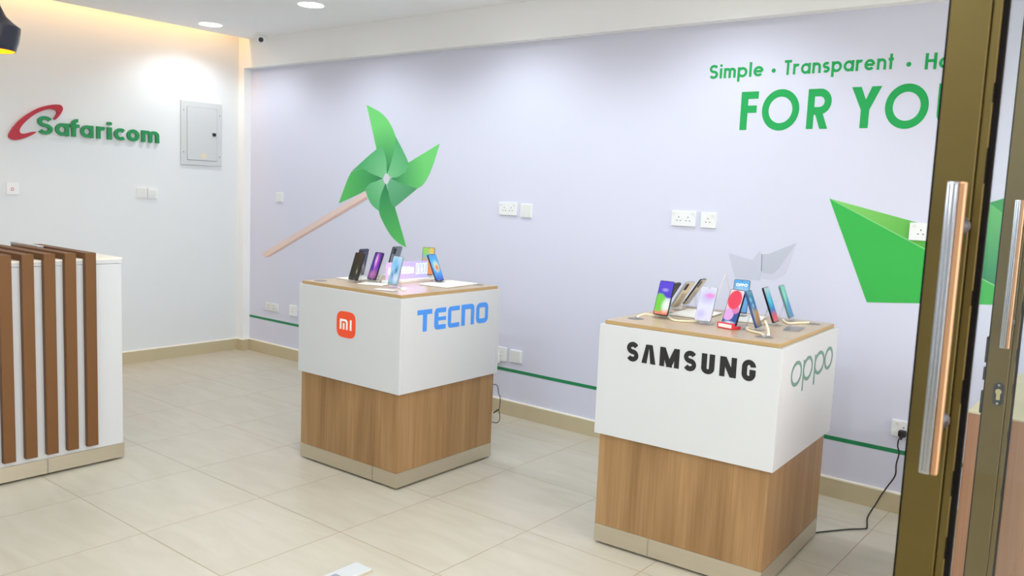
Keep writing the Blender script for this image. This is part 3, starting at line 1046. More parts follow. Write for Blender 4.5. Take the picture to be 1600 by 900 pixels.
# black pendant over the counter
pn = thing('pendant_lamp', 'black pendant lamp with an orange glowing inside over the counter', 'lamp', (1.50, -2.665, 2.20))
R = .156
prof = [(.028, .46), (.036, .40), (.047, .31), (.062, .24), (.088, .185), (.125, .150), (R, .128), (R * .985, .10), (R * .93, .05), (R * .83, .0)]
inn = [(r - .004, h) for r, h in prof[::-1]]
MB().lathe(prof + [(R * .83 - .004, 0)], seg=48).obj('shade', M['lampblack'], pn, smooth=True)
MB().lathe([(R * .83 - .004, .001)] + inn[1:-3], seg=48).obj('shade_lining', M['lampgold'], pn, smooth=True)
MB().lathe([(0, .055), (.022, .062), (.032, .085), (.028, .112), (.016, .140), (.014, .19), (0, .19)], seg=20).obj('bulb', M['bulb'], pn, smooth=True)
MB().tube([(0, 0, .44), (0, 0, ZC - 2.20)], .004, 8).lathe([(0, 0), (.045, 0), (.045, -.02), (0, -.024)], (0, 0, ZC - 2.20), 20).lathe([(0, .47), (.029, .455), (.0285, .44)], seg=24).obj('cord', M['black'], pn, smooth=True)


# ------------------------------------------------------------------ printed wall graphics
def radial(name, c0, c1, r):
    """print colour running outwards from the local origin"""
    m = bpy.data.materials.new(name)
    m.use_nodes = True
    nt = m.node_tree
    b = nt.nodes['Principled BSDF']
    b.inputs['Roughness'].default_value = .6
    b.inputs['Specular IOR Level'].default_value = .2
    tc = nt.nodes.new('ShaderNodeTexCoord')
    ln = nt.nodes.new('ShaderNodeVectorMath')
    ln.operation = 'LENGTH'
    nt.links.new(tc.outputs['Object'], ln.inputs[0])
    mr = nt.nodes.new('ShaderNodeMapRange')
    mr.inputs[1].default_value, mr.inputs[2].default_value = r
    nt.links.new(ln.outputs['Value'], mr.inputs[0])
    cr = nt.nodes.new('ShaderNodeValToRGB')
    cr.color_ramp.elements[0].color = c0
    cr.color_ramp.elements[1].color = c1
    nt.links.new(mr.outputs[0], cr.inputs['Fac'])
    nt.links.new(cr.outputs['Color'], b.inputs['Base Color'])
    return m


HB = (1.796, 0, 1.620)
pw = thing('pinwheel_graphic', 'large green four-blade pinwheel printed on the lavender wall', 'wall graphic', HB)
fm = (V3((-HB[0], 0, -HB[2])), V3((1, 0, 0)), V3((0, 0, 1)), V3((0, -1, 0)))
g_main = radial('blade_green', lin(52, 140, 92), lin(116, 214, 122), (.05, .42))
g_main2 = radial('blade_green_deep', lin(52, 136, 90), lin(92, 194, 104), (.05, .5))
g_fold = radial('fold_green', lin(128, 206, 150), lin(86, 178, 116), (.03, .3))
g_fold2 = radial('fold_green_deep', lin(108, 186, 138), lin(74, 150, 104), (.03, .4))
BL = [
    ([(1.547, 2.194), (1.71, 2.13), (1.813, 2.052), (1.884, 1.945), (1.88, 1.862), (1.847, 1.755), (1.806, 1.663), (1.779, 1.785), (1.754, 1.847), (1.674, 1.85)],
     [(1.884, 1.945), (1.952, 1.862), (2.028, 1.754), (2.030, 1.705), (1.971, 1.659), (1.90, 1.632), (1.82, 1.635), (1.806, 1.663), (1.847, 1.755), (1.88, 1.862)], g_main, g_fold),
    ([(2.354, 1.89), (2.285, 1.716), (2.208, 1.597), (2.136, 1.555), (2.018, 1.577), (1.908, 1.604), (1.841, 1.622), (1.971, 1.659), (2.030, 1.705), (2.028, 1.745)],
     [(2.136, 1.555), (1.894, 1.402), (1.847, 1.449), (1.81, 1.54), (1.798, 1.574), (1.84, 1.615), (1.908, 1.604), (2.018, 1.577)], g_main, g_fold2),
    ([(2.037, 1.104), (1.948, 1.131), (1.857, 1.187), (1.763, 1.29), (1.721, 1.366), (1.733, 1.476), (1.786, 1.578), (1.834, 1.495), (1.889, 1.412), (1.905, 1.39)],
     [(1.721, 1.366), (1.62, 1.425), (1.55, 1.532), (1.614, 1.581), (1.729, 1.608), (1.786, 1.590), (1.733, 1.476)], g_main2, g_fold),
    ([(1.234, 1.406), (1.546, 1.517), (1.615, 1.575), (1.751, 1.621), (1.612, 1.66), (1.517, 1.692), (1.386, 1.668), (1.339, 1.606)],
     [(1.386, 1.671), (1.679, 1.85), (1.754, 1.847), (1.791, 1.755), (1.799, 1.666), (1.76, 1.625), (1.635, 1.652), (1.517, 1.692)], g_main2, g_fold),
]
def to_hub(P):
    out = []
    for a, b_ in P:
        d = math.hypot(a - HB[0], b_ - HB[2])
        k = .034 / d if d < .085 else 1
        out.append((HB[0] + (a - HB[0]) * k, HB[2] + (b_ - HB[2]) * k))
    return out


def curved(P):
    """round the shallow corners of an outline, keep the sharp ones"""
    n = len(P)
    V = [Vector(p) for p in P]
    sharp = []
    for i in range(n):
        a, b_ = (V[i] - V[i - 1]).normalized(), (V[(i + 1) % n] - V[i]).normalized()
        sharp.append(a.dot(b_) < .80)
    out = []
    for i in range(n):
        p1, p2 = V[i], V[(i + 1) % n]
        p0 = p1 if sharp[i] else V[i - 1]
        p3 = p2 if sharp[(i + 1) % n] else V[(i + 2) % n]
        for q in range(4):
            t = q / 4
            out.append(tuple(.5 * ((2 * p1) + (p2 - p0) * t + (2 * p0 - 5 * p1 + 4 * p2 - p3) * t * t + (3 * p1 - p0 - 3 * p2 + p3) * t ** 3)))
    return out


for main, fold, m1, m2 in BL:
    main, fold = curved(to_hub(main)), curved(to_hub(fold))
    o = MB().prism(main, .0004, .0016, fm).obj('blade', m1, pw)
    MB().prism(fold, .0004, .0018, fm).obj('blade_fold', m2, o)
MB().prism([(1.797 + .033 * math.cos(i * math.pi / 16), 1.620 + .041 * math.sin(i * math.pi / 16)) for i in range(32)], .0005, .0024, fm).obj('hub', mat('hub_print', lin(212, 218, 226), .6, noise=.02), pw)
stk = mat('stick_print', lin(228, 208, 202), .6, spec=.2, noise=.06, nscale=4)
MB().prism([(.177, .907), (.231, .879), (.306, .894), (1.584, 1.455), (1.551, 1.514), (.254, .944)], .0003, .0010, fm).obj('stick', stk, pw)
MB().prism([(.231, .879), (.306, .894), (1.584, 1.455), (1.572, 1.476), (.295, .908)], .0003, .0013, fm).obj('stick_edge', mat('stick_edge_print', lin(206, 176, 168), .6, noise=.05), pw)

BO = (5.95, 0, 1.10)
bt = thing('green_boat_graphic', 'large green folded paper boat printed on the wall behind the doors', 'wall graphic', BO)
fb_ = (V3((-BO[0], 0, -BO[2])), V3((1, 0, 0)), V3((0, 0, 1)), V3((0, -1, 0)))
pr = lambda n_, c: mat(n_, c, .6, spec=.2, noise=.03, nscale=5)
MB().prism([(5.191, 1.593), (5.425, 1.067), (6.003, 1.122), (6.55, 1.118), (6.82, 1.60), (6.0, 1.209)], .0004, .0016, fb_).obj('hull', pr('hull_green', lin(62, 180, 82)), bt)
MB().prism([(5.191, 1.593), (5.635, 1.489), (5.79, 1.455), (5.86, 1.273), (5.685, 1.357)], .0004, .0014, fb_).obj('inner_side', radial('inner_green', lin(70, 165, 62), lin(134, 206, 108), (.25, .85)), bt)
MB().prism([(5.77, 1.455), (5.932, 1.600), (6.0, 1.55), (6.28, 1.37), (6.0, 1.212), (5.86, 1.274)], .0004, .0018, fb_).obj('sail', radial('sail_green', lin(36, 130, 92), lin(104, 190, 112), (.1, .5)), bt)
MB().prism([(5.933, 1.600), (6.07, 1.655), (6.30, 1.50), (6.28, 1.37), (6.0, 1.55)], .0004, .0019, fb_).obj('sail_back', pr('sail_back_green', lin(58, 158, 88)), bt)
MB().stroke([(5.195, 1.592), (5.685, 1.357), (6.0, 1.209)], .006, .0016, .0021, fb_).obj('fold_line', pr('fold_line_green', lin(128, 206, 130)), bt)

GB = (4.85, 0, 1.16)
gbt = thing('grey_boat_graphic', 'small grey folded paper boat printed above the black lettered kiosk', 'wall graphic', GB)
fg = (V3((-GB[0], 0, -GB[2])), V3((1, 0, 0)), V3((0, 0, 1)), V3((0, -1, 0)))
MB().prism([(4.651, 1.263), (4.794, 1.233), (4.832, 1.288), (4.846, 1.27), (4.852, 1.168), (4.846, 1.125), (4.699, 1.128)], .0004, .0014, fg).obj('sail', pr('boat_grey', lin(200, 204, 220)), gbt)
MB().prism([(4.847, 1.27), (4.885, 1.276), (5.037, 1.348), (4.946, 1.198), (4.916, 1.166), (4.853, 1.170)], .0004, .0014, fg).obj('hull', pr('boat_grey_dark', lin(192, 197, 212)), gbt)
MB().prism([(5.037, 1.348), (4.99, 1.176), (4.93, 1.135), (4.853, 1.140), (4.853, 1.169), (4.916, 1.165), (4.946, 1.197)], .0004, .0013, fg).obj('hull_side', pr('boat_grey_pale', lin(206, 208, 224)), gbt)
MB().stroke([(4.847, 1.272), (4.852, 1.176)], .0035, .0014, .0018, fg).obj('mast_line', pr('mast_grey', lin(120, 124, 140)), gbt)

sl = thing('slogan_lettering', 'thin green line of words above the larger green words', 'lettering', (5.2, 0, 2.248))
fs = (V3((-5.2, 0, -2.248)), V3((1, 0, 0)), V3((0, 0, 1)), V3((0, -1, 0)))
for txt, a, b_ in (('Simple', 4.457, 4.777), ('Transparent', 4.893, 5.448), ('Honest', 5.594, 5.93)):
    wb = MB()
    word(wb, txt, a, b_, 2.247 if txt != 'Honest' else 2.236, .078, .178, .0004, .0016, fs)
    wb.obj('word', M['greentext'], sl)
for x in (4.834, 5.520):
    MB().prism([(x + .0115 * math.cos(i * math.pi / 12), 2.274 - (.008 if x > 5 else 0) + .0115 * math.sin(i * math.pi / 12)) for i in range(24)], .0004, .0016, fs).obj('dot', M['greentext'], sl)
bw = thing('headline_lettering', 'big bold green capital words on the lavender wall', 'lettering', (5.26, 0, 1.955))
fh = (V3((-5.26, 0, -1.955)), V3((1, 0, 0)), V3((0, 0, 1)), V3((0, -1, 0)))
for wd in ((('F', 4.661, 4.760), ('O', 4.785, 4.991), ('R', 5.035, 5.159)), (('Y', 5.258, 5.404), ('O', 5.427, 5.629), ('U', 5.668, 5.830))):
    wb = MB()
    for ch, a, b_ in wd:
        letter(wb, ch, a, b_, 1.957, .209, .19, .0004, .0016, fh)
    wb.obj('word', M['greentext'], bw)
st = tag(MB().box(0, XR, -.0012, -.0002, .3085, .3305).obj('wall_stripe', M['stripe']), 'thin level green stripe low on the lavender wall', 'stripe')


# ------------------------------------------------------------------ phones
def screen_mat(name, stops, blobs=(), strength=.85, bars=()):
    """picture on a lit screen from its own flat coordinates: ramp along the height plus soft ellipses"""
    m = bpy.data.materials.new(name)
    m.use_nodes = True
    nt = m.node_tree
    b = nt.nodes['Principled BSDF']
    b.inputs['Base Color'].default_value = (.01, .01, .01, 1)
    b.inputs['Roughness'].default_value = .12
    N, L = nt.nodes.new, nt.links.new
    tc = N('ShaderNodeTexCoord')
    sep = N('ShaderNodeSeparateXYZ')
    L(tc.outputs['Object'], sep.inputs[0])
    wob = N('ShaderNodeTexNoise')
    wob.inputs['Scale'].default_value = 30
    wob.inputs['Detail'].default_value = 2
    L(tc.outputs['Object'], wob.inputs['Vector'])
    h = N('ShaderNodeMath')
    h.operation = 'MULTIPLY_ADD'
    L(sep.outputs[2], h.inputs[0])
    h.inputs[1].default_value = 1 / .152
    w2 = N('ShaderNodeMath')
    w2.operation = 'MULTIPLY_ADD'
    L(wob.outputs['Fac'], w2.inputs[0])
    w2.inputs[1].default_value = .16
    w2.inputs[2].default_value = -.08 - .004 / .152
    L(w2.outputs[0], h.inputs[2])
    cr = N('ShaderNodeValToRGB')
    el = cr.color_ramp.elements
    el[0].position, el[0].color = stops[0]
    el[1].position, el[1].color = stops[-1]
    for p_, c in stops[1:-1]:
        k = el.new(p_)
        k.color = c
    L(h.outputs[0], cr.inputs['Fac'])
    cur = cr.outputs['Color']
    for (bx, bz, rx, rz, col, soft) in blobs:      # in metres on the screen
        sub = N('ShaderNodeVectorMath')
        sub.operation = 'SUBTRACT'
        L(tc.outputs['Object'], sub.inputs[0])
        sub.inputs[1].default_value = (bx, 0, bz)
        mul = N('ShaderNodeVectorMath')
        mul.operation = 'MULTIPLY'
        L(sub.outputs[0], mul.inputs[0])
        mul.inputs[1].default_value = (1 / rx, 0, 1 / rz)
        ln = N('ShaderNodeVectorMath')
        ln.operation = 'LENGTH'
        L(mul.outputs[0], ln.inputs[0])
        mr = N('ShaderNodeMapRange')
        mr.inputs[1].default_value = 1 - soft
        mr.inputs[2].default_value = 1 + soft
        mr.inputs[3].default_value = 1
        mr.inputs[4].default_value = 0
        L(ln.outputs['Value'], mr.inputs[0])
        mx = N('ShaderNodeMix')
        mx.data_type = 'RGBA'
        L(mr.outputs[0], mx.inputs[0])
        L(cur, mx.inputs[6])
        mx.inputs[7].default_value = col
        cur = mx.outputs[2]
    L(cur, b.inputs['Emission Color'])
    b.inputs['Emission Strength'].default_value = strength * .60
    return m


def phone(label, x, y, z, yaw, tilt, H, frame, scr, back=None, roll=0, group='display phones', text=None, th=.0082, W_=.074):
    """origin at the middle of the lower edge; the screen looks along local -y"""
    t = thing('smartphone', label, 'phone', (x, y, z), (-tilt * D2R, roll * D2R, yaw * D2R + math.pi / 2), group)
    b = MB().prism(rrect(-W_ / 2, W_ / 2, 0, H, .008, 5), -th / 2, th / 2, F_FRONT)
    b.obj('body', frame, t)
    m_ = .0022
    s = MB().prism(rrect(-W_ / 2 + m_, W_ / 2 - m_, m_ + .002, H - m_, .006, 5), th / 2 - .0002, th / 2 + .0003, F_FRONT).obj('screen', scr, t)
    MB().prism([(.0022 * math.cos(i * math.pi / 8), H - .0065 + .0022 * math.sin(i * math.pi / 8)) for i in range(16)], th / 2 + .0001, th / 2 + .0005, F_FRONT).obj('front_camera', M['lens'], s)
    bk = MB().prism(rrect(-W_ / 2 + .001, W_ / 2 - .001, .001, H - .001, .0075, 5), -th / 2 - .0006, -th / 2 + .0002, F_FRONT).obj('back_cover', back or frame, t)
    cm = MB().prism(rrect(.008, .031, H - .046, H - .008, .005, 4), -th / 2 - .0022, -th / 2 - .0004, F_FRONT).obj('camera_bump', M['phoneblack'], bk)
    if text:
        tb_ = MB()
        word(tb_, text, -.026, .026, H - .032, .0125, .2, th / 2 + .0003, th / 2 + .0006, F_FRONT)
        tb_.obj('screen_word', text_white, s)
    return t


text_white = glow('screen_white', lin(232, 246, 255), .55)


def stand(label, x, y, z, yaw, tilt, zp, group='clear phone stands', kind='clear'):
    """clear stand under a phone whose lower edge is at height zp above this foot"""
    t = thing('phone_stand', label, 'phone stand', (x, y, z), (0, 0, yaw * D2R + math.pi / 2), group)
    MB().prism(rrect(-.034, .034, -.022, .062, .008, 4), 0, .004, F_FLAT).obj('foot', M['acrylic'], t)
    MB().box(-.024, .024, -.006, .010, .0042, zp - .0035, .001).obj('ledge', M['acrylic'], t)
    for s_ in (-1, 1):
        MB().box(s_ * .019 - .004, s_ * .019 + .004, -.0105, -.0065, .0042, zp + .012, .001).obj('front_prong', M['acrylic'], t)
    bp = MB()
    a = tilt * D2R
    O = V3((0, .0058, zp)) 
    up_ = V3((0, math.sin(a), math.cos(a)))
    nn = V3((0, math.cos(a), -math.sin(a)))
    bp.prism(rrect(-.020, .020, .0, .085, .006, 4), .0, .003, (O, V3((1, 0, 0)), up_, nn))
    bp.obj('back_rest', M['acrylic'], t)
    lg = MB()
    ft = O + up_ * .07 + nn * .003
    lg.prism([(ft.y, ft.z), (ft.y + .004, ft.z), (.058, .0042), (.054, .0042)], -.012, .012, (V3((0, 0, 0)), V3((0, 1, 0)), V3((0, 0, 1)), V3((1, 0, 0))))
    lg.obj('prop', M['acrylic'], t)
    return t


Z1, Z2 = .9994 + .0178, .9991 + .0169
c_ = lin
S_ = dict(
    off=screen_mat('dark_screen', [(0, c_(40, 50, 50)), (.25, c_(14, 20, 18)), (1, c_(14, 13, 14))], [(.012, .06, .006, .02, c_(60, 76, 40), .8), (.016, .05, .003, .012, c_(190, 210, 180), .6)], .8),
    purple=screen_mat('purple_screen', [(0, c_(80, 40, 110)), (.2, c_(150, 70, 160)), (.5, c_(84, 40, 180)), (1, c_(60, 30, 140))], [(.004, .105, .014, .045, c_(196, 60, 210), .5), (-.004, .115, .008, .035, c_(238, 190, 236), .6), (-.02, .07, .012, .03, c_(50, 40, 150), .6), (.0, .03, .02, .02, c_(186, 120, 180), .8)], .85),
    blue=screen_mat('pale_blue_screen', [(0, c_(120, 180, 196)), (.3, c_(176, 208, 240)), (.7, c_(150, 206, 244)), (1, c_(190, 222, 246))], [(.006, .085, .011, .022, c_(60, 130, 170), .6), (-.016, .055, .008, .02, c_(90, 150, 190), .8), (-.01, .12, .018, .03, c_(130, 196, 240), .6), (.015, .035, .016, .022, c_(206, 224, 248), .5)], .95),
    orb=screen_mat('blue_orb_screen', [(0, c_(40, 90, 200)), (.3, c_(70, 160, 240)), (.7, c_(80, 184, 240)), (1, c_(60, 160, 236))], [(.004, .088, .024, .034, c_(170, 224, 226), .35), (.006, .085, .017, .023, c_(240, 214, 150), .4), (.007, .080, .012, .015, c_(240, 124, 62), .4)], .95),
    yellow=screen_mat('yellow_green_screen', [(0, c_(240, 150, 90)), (.5, c_(230, 160, 90)), (.78, c_(110, 190, 220)), (1, c_(170, 210, 110))], [(.02, .145, .016, .025, c_(240, 200, 90), .5), (-.022, .14, .02, .02, c_(150, 214, 90), .5)], .9),
    green=screen_mat('purple_green_screen', [(0, c_(236, 130, 100)), (.16, c_(240, 150, 120)), (.22, c_(232, 240, 226)), (.5, c_(206, 224, 236)), (.56, c_(84, 66, 206)), (1, c_(94, 72, 226))], [(-.02, .058, .034, .042, c_(120, 214, 76), .12), (.018, .046, .018, .026, c_(240, 250, 240), .5), (0, .118, .014, .007, c_(170, 160, 240), .6)], .95),
    white=screen_mat('white_lilac_screen', [(0, c_(232, 226, 246)), (.5, c_(232, 236, 252)), (1, c_(226, 230, 246))], [(.002, .11, .032, .028, c_(210, 204, 246), .5), (.012, .118, .02, .011, c_(240, 150, 226), .5), (-.014, .032, .018, .018, c_(206, 204, 246), .6)], .95),
    red=screen_mat('red_pink_screen', [(0, c_(50, 80, 160)), (.16, c_(56, 84, 170)), (.2, c_(216, 190, 226)), (.5, c_(240, 214, 226)), (1, c_(246, 226, 230))], [(.028, .028, .03, .034, c_(44, 84, 160), .1), (-.014, .045, .026, .026, c_(232, 176, 234), .1), (.016, .07, .018, .018, c_(226, 130, 190), .12), (-.002, .112, .034, .042, c_(244, 70, 98), .07), (.0, .012, .022, .005, c_(210, 220, 240), .6)], .95),
    oppo=screen_mat('sky_blue_screen', [(0, c_(80, 150, 210)), (.6, c_(110, 180, 230)), (1, c_(90, 176, 238))], [(0, .115, .03, .012, c_(150, 200, 236), .5)], .95),
    orange=screen_mat('blue_orange_screen', [(0, c_(120, 96, 130)), (.18, c_(186, 110, 90)), (.4, c_(200, 124, 80)), (.55, c_(70, 96, 180)), (.8, c_(60, 100, 170)), (1, c_(120, 150, 190))], [(-.01, .12, .014, .01, c_(150, 190, 236), .7), (0, .095, .01, .008, c_(160, 190, 240), .7), (-.02, .06, .012, .03, c_(150, 160, 190), .6)], .85),
    pinkblue=screen_mat('blue_pink_screen', [(0, c_(226, 70, 120)), (.2, c_(220, 60, 120)), (.34, c_(70, 110, 200)), (.6, c_(60, 150, 214)), (.85, c_(150, 190, 216)), (1, c_(190, 206, 220))], [(.0, .1, .014, .02, c_(110, 206, 236), .8)], .85),
    teal=screen_mat('teal_screen', [(0, c_(40, 110, 170)), (.3, c_(60, 160, 190)), (.6, c_(90, 190, 180)), (1, c_(110, 190, 176))], [(.01, .06, .014, .05, c_(40, 110, 190), .7), (-.01, .11, .014, .03, c_(150, 224, 190), .7)], .85),
)
PH = [
    ('black-screened phone on a clear stand at the far left of the orange-logo kiosk', 3.084, -1.433, Z1, -89.4, 19.3, .159, 'phoneblack', 'off', None, 0),
    ('navy phone seen from behind, next to the black-screened phone', 2.903, -1.232, Z1, 184.5, 14.2, .163, 'phoneblack', 'off', 'phonenavy', 0),
    ('phone with a purple and magenta screen on the orange-logo kiosk', 3.119, -1.329, Z1, -94.5, 20.6, .163, 'phoneblack', 'purple', None, .006),
    ('grey phone seen from behind above the glowing sign', 2.875, -.95, Z1, 178, 20, .168, 'phoneblack', 'off', 'phonegrey', .006),
    ('phone with a pale blue screen in front of the glowing sign', 3.376, -1.409, Z1, -91, 15.5, .159, 'phonesilver', 'blue', None, 0),
    ('phone with an orange orb on its blue screen', 3.361, -1.023, Z1, 6.6, 25.4, .163, 'phoneblack', 'orb', None, .0076),
    ('phone with a yellow and green screen peeking over the orange orb phone', 3.128, -.892, Z1, -60, 12, .168, 'phoneblack', 'yellow', None, .006),
    ('phone with a violet, green and coral screen beside a cream coiled cable', 4.856, -1.16, Z2, -92.6, 17.9, .160, 'phoneblack', 'green', None, 0),
    ('cream phone seen from behind, right of the violet and green screen', 4.749, -.816, Z2, 173.4, 32, .155, 'phonesilver', 'off', 'phonecream', 0),
    ('cream phone with a dark frame seen from behind, left of the white-screened phone', 4.731, -.661, Z2, 182.4, 33, .159, 'phoneblack', 'off', 'phonecream', 0),
    ('phone mostly hidden behind the violet and green screen, dark top edge showing', 4.752, -.97, Z2, 176, 32, .158, 'phoneblack', 'off', 'phoneblack', 0),
    ('phone with a white and lilac screen on the black lettered kiosk', 5.063, -1.162, Z2, -85.1, 24.6, .160, 'phonesilver', 'white', None, 0),
    ('phone with a red and pink screen on a red stand', 5.188, -1.169, Z2, -102.8, 19.6, .158, 'phoneblack', 'red', None, 0),
    ('sky-blue phone screen with white letters behind the red and pink phone', 5.078, -.812, Z2, -75, 18, .160, 'phoneblack', 'oppo', None, .0076),
    ('narrow phone with a blue and orange screen beside the red and pink phone', 5.298, -1.113, Z2, 4.9, 21.2, .161, 'phoneblue', 'orange', None, 0),
    ('narrow phone with a blue and pink screen and black edge', 5.291, -.903, Z2, 4.7, 21.4, .162, 'phoneblack', 'pinkblue', None, 0),
    ('narrow phone with a teal screen, nearest the right edge of the kiosk', 5.282, -.687, Z2, 5.3, 21.8, .158, 'phoneteal', 'teal', None, 0),
]
short = ['black-screened phone', 'navy phone seen from behind', 'purple and magenta phone', 'grey phone seen from behind', 'pale blue phone', 'orange orb phone', 'yellow and green phone', 'violet and green phone', 'plain cream phone seen from behind', 'cream phone with a dark frame', 'phone hidden behind the violet and green screen', 'white and lilac phone', 'red', 'sky-blue phone with white letters', 'blue and orange phone', 'blue and pink phone', 'teal phone']
for (lb, x, y, z, yaw, tilt, H, frm, scr, bck, lift), sh in zip(PH, short):
    zp = .014
    phone(lb, x, y, z + zp + (lift if lift > .005 and 'letters' in lb or 'yellow' in lb or 'grey phone' in lb else 0), yaw, tilt, H, M[frm], S_[scr], M[bck] if bck else None, text='OPPO' if scr == 'oppo' else None, group=None)
    if sh == 'red':
        a = yaw * D2R + math.pi / 2
        rb = thing('red_phone_stand', 'red plastic block with a white label holding up a phone', 'phone stand', (x, y, z), (0, 0, a))
        MB().box(-.042, .042, -.020, .030, 0, .0125, .003).box(-.042, .042, -.026, -.012, 0, .026, .003).obj('block', M['redplastic'], rb)
        MB().box(-.034, .034, -.0268, -.0258, .006, .021).obj('label_panel', M['whitevinyl'], rb)
    else:
        on = lift if lift > .005 else 0
        zz = zp - on + (lift if lift > .005 and 'letters' in lb or 'yellow' in lb or 'grey phone' in lb else 0)
        stand('clear acrylic stand holding the ' + sh, x, y, z + on, yaw, tilt, zz, None)

# white boards, cards and the glowing sign on the orange-logo kiosk
def board(name, label, x, y, z, rz, w, d, th, cat='board', m='board', fold=False):
    t = thing(name, label, cat, (x, y, z), (0, 0, rz * D2R))
    MB().prism(rrect(-w / 2, w / 2, -d / 2, d / 2, .006, 3), .002, th, F_FLAT).obj('top_sheet', M[m], t)
    MB().prism(rrect(-w / 2 + .002, w / 2 - .002, -d / 2 + .002, d / 2 - .002, .006, 3), 0, .002, F_FLAT).obj('underside', M['boardedge'] if m != 'acrylic' else M[m], t)
    return t


board('display_tray', 'flat white tray under the navy phone at the back left of the kiosk', 2.955, -1.285, Z1, 1, .15, .20, .006)
board('display_tray', 'flat white tray beside the purple and magenta phone', 3.215, -1.40, Z1, 20, .15, .10, .006)
board('price_card', 'small white card lying at the front corner by the pale blue phone', 3.435, -1.515, Z1, 18, .12, .055, .003, 'card')
board('display_tray', 'wide white tray under the orange orb phone', 3.435, -1.03, Z1, 6, .20, .30, .0076)
board('display_tray', 'flat white tray behind the glowing sign', 3.05, -.93, Z1, 1, .34, .20, .006)
board('display_tray', 'flat white tray behind the white and lilac phone', 4.905, -.90, Z2, 6, .17, .26, .0076)
board('display_tray', 'flat white tray under the sky-blue phone with white letters', 5.115, -.83, Z2, 12, .16, .24, .0076)
board('clear_tray', 'clear flat tray beside the blue and pink phone', 5.385, -.93, Z2, 10, .07, .17, .005, 'tray', 'acrylic')

pu = thing('security_puck', 'white round security puck beside the pale blue phone', 'security device', (3.478, -1.425, Z1))
MB().lathe([(0, .014), (.010, .0135), (.016, .009), (.017, 0), (0, 0)], seg=24).obj('puck', M['plate'], pu, smooth=True)
MB().tube(smooth_path([(-.014, 0, .006), (-.045, .012, .004), (-.075, .03, .006)], 5), .0025, 8).obj('lead', M['plate'], pu, smooth=True)

# glowing edge-lit sign
sn = thing('glowing_sign', 'glowing pink and lilac light-up sign between the phones', 'sign', (3.215, -1.145, Z1), (0, 0, 1.0 * D2R))
MB().box(-.026, .026, -.175, .175, 0, .018, .003).obj('base', M['board'], sn)


def sign_mat():
    m = bpy.data.materials.new('edge_lit_acrylic')
    m.use_nodes = True
    nt = m.node_tree
    b = nt.nodes['Principled BSDF']
    b.inputs['Base Color'].default_value = lin(156, 146, 196)
    b.inputs['Roughness'].default_value = .3
    tc = nt.nodes.new('ShaderNodeTexCoord')
    sp = nt.nodes.new('ShaderNodeSeparateXYZ')
    nt.links.new(tc.outputs['Object'], sp.inputs[0])
    mr = nt.nodes.new('ShaderNodeMapRange')
    mr.inputs[1].default_value, mr.inputs[2].default_value = -.17, .17
    nt.links.new(sp.outputs[1], mr.inputs[0])
    cr = nt.nodes.new('ShaderNodeValToRGB')
    e = cr.color_ramp.elements
    e[0].color = lin(246, 190, 232)
    e[1].color = lin(186, 196, 250)
    k = e.new(.5)
    k.color = lin(214, 188, 246)
    nt.links.new(mr.outputs[0], cr.inputs['Fac'])
    nt.links.new(cr.outputs['Color'], b.inputs['Emission Color'])
    b.inputs['Emission Strength'].default_value = .30
    return m


pnl = MB().box(-.003, .003, -.168, .168, .018, .118, .001).obj('lit_panel', sign_mat(), sn)
fsn = (V3((.003, 0, 0)), V3((0, 1, 0)), V3((0, 0, 1)), V3((1, 0, 0)))
gl = MB()
for k, (a, b_, h) in enumerate(((-.15, -.135, .04), (-.128, -.10, .035), (-.09, -.055, .038), (-.048, -.015, .04), (-.008, .02, .038), (.026, .05, .034))):
    gl.prism([(a, .05), (b_, .05), (b_, .05 + h), (a, .05 + h)], 0, .0006, fsn)
gl.obj('lit_print', glow('sign_white_print', lin(255, 240, 252), .62), pnl)
gn = MB()
for a in (.072, .098, .124, .148):
    gn.stroke([(a, .044), (a, .104), (a + .014, .104), (a + .014, .044)], .0035, 0, .0007, fsn, True)
gn.obj('lit_outlines', glow('sign_cyan_outline', lin(206, 244, 255), .62), pnl)
sl_ = bpy.data.lights.new('sign_led', 'AREA')
sl_.shape = 'RECTANGLE'
sl_.size, sl_.size_y = .02, .30
sl_.energy = .07
sl_.color = (.62, .40, 1.0)
so = bpy.data.objects.new('sign_led', sl_)
COL.objects.link(so)
so.parent = sn
so.location = (.012, 0, .085)
so.rotation_euler = (0, -40 * D2R, 0)
for s_ in (-1,):
    MB().prism([(-.060, .0), (-.050, 0), (-.002, .095), (-.006, .100)], -.172, -.166, (V3((0, 0, 0)), V3((1, 0, 0)), V3((0, 0, 1)), V3((0, 1, 0)))).obj('back_strut', M['panelgrey'], sn)

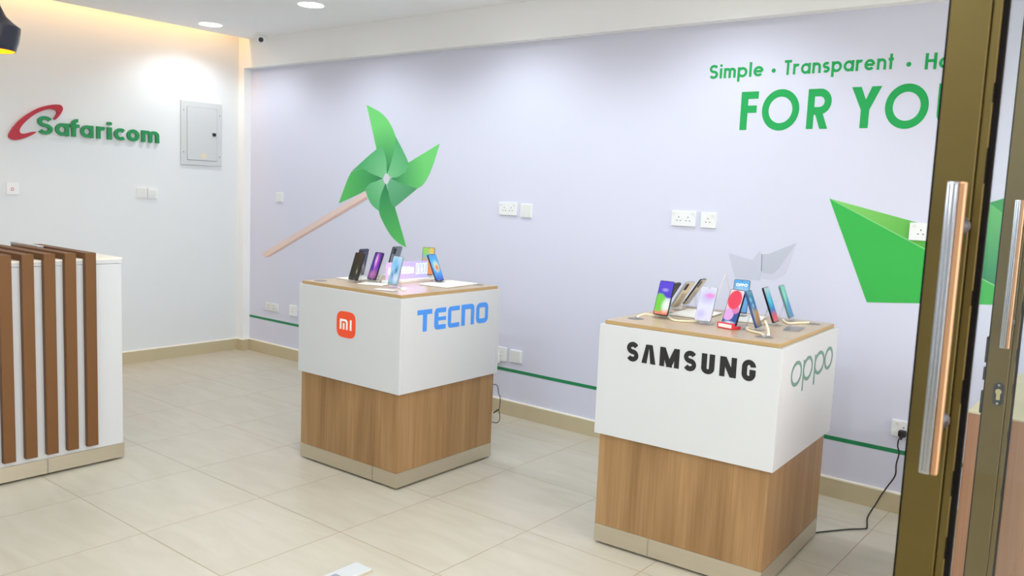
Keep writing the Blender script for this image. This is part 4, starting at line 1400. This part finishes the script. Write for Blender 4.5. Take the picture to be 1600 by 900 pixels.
# coiled cream cables on the black lettered kiosk
def cable(label, pts, r=.0046):
    o = V3((sum(p[0] for p in pts) / len(pts), sum(p[1] for p in pts) / len(pts), Z2))
    t = thing('security_cable', label, 'cable', o)
    P = smooth_path(pts, 8)
    rr = [r * (1 + .10 * math.cos(i * 2.2)) for i in range(len(P))]
    MB().tube([p - o for p in P], rr, 10).obj('coil', M['cable'], t, smooth=True)
    MB().tube([P[0] - o, P[0] - o + (P[1] - P[0]).normalized() * .012], r * 1.35, 10).obj('end_sleeve', M['plate2'], t, smooth=True)


zc_ = Z2 + .0052
cable('cream cable from the grommet to the violet and green phone', [(4.793, -1.262, zc_), (4.797, -1.235, zc_ + .008), (4.797, -1.19, zc_ + .010), (4.815, -1.158, zc_ + .004), (4.838, -1.137, zc_)])
cable('cream cable looping from the violet and green phone to the white and lilac phone', [(4.872, -1.115, zc_), (4.905, -1.155, zc_), (4.945, -1.19, zc_), (4.99, -1.17, zc_), (5.03, -1.125, zc_)])
cable('cream cable looping left of the grommet by the blue and orange phone', [(5.383, -1.262, zc_), (5.350, -1.222, zc_ + .002), (5.312, -1.196, zc_), (5.275, -1.175, zc_ + .002), (5.262, -1.150, zc_ + .006), (5.275, -1.12, zc_)])
cable('short upright cream cable above the grommet by the blue and orange phone', [(5.400, -1.262, zc_), (5.388, -1.240, zc_ + .025), (5.365, -1.21, zc_ + .045), (5.345, -1.17, zc_ + .046), (5.325, -1.14, zc_ + .03)])
cable('cream cable from the teal phone to the grommet behind the clear tray', [(5.262, -.735, zc_), (5.300, -.800, zc_), (5.322, -.815, zc_), (5.342, -.765, zc_), (5.372, -.71, zc_)])

# tent card behind
tc_ = thing('tent_card', 'cream folded tent card standing behind the white and lilac phone', 'card', (4.935, -.665, Z2), (0, 0, 25 * D2R))
hgt = .186
for s_ in (-1, 1):
    MB().prism([(s_ * .055, 0), (s_ * .0565, 0), (s_ * .0015, hgt), (0, hgt)], -.018, .018, (V3((0, 0, 0)), V3((1, 0, 0)), V3((0, 0, 1)), V3((0, 1, 0)))).obj('leaf', M['card'] if s_ < 0 else M['kraft'], tc_)
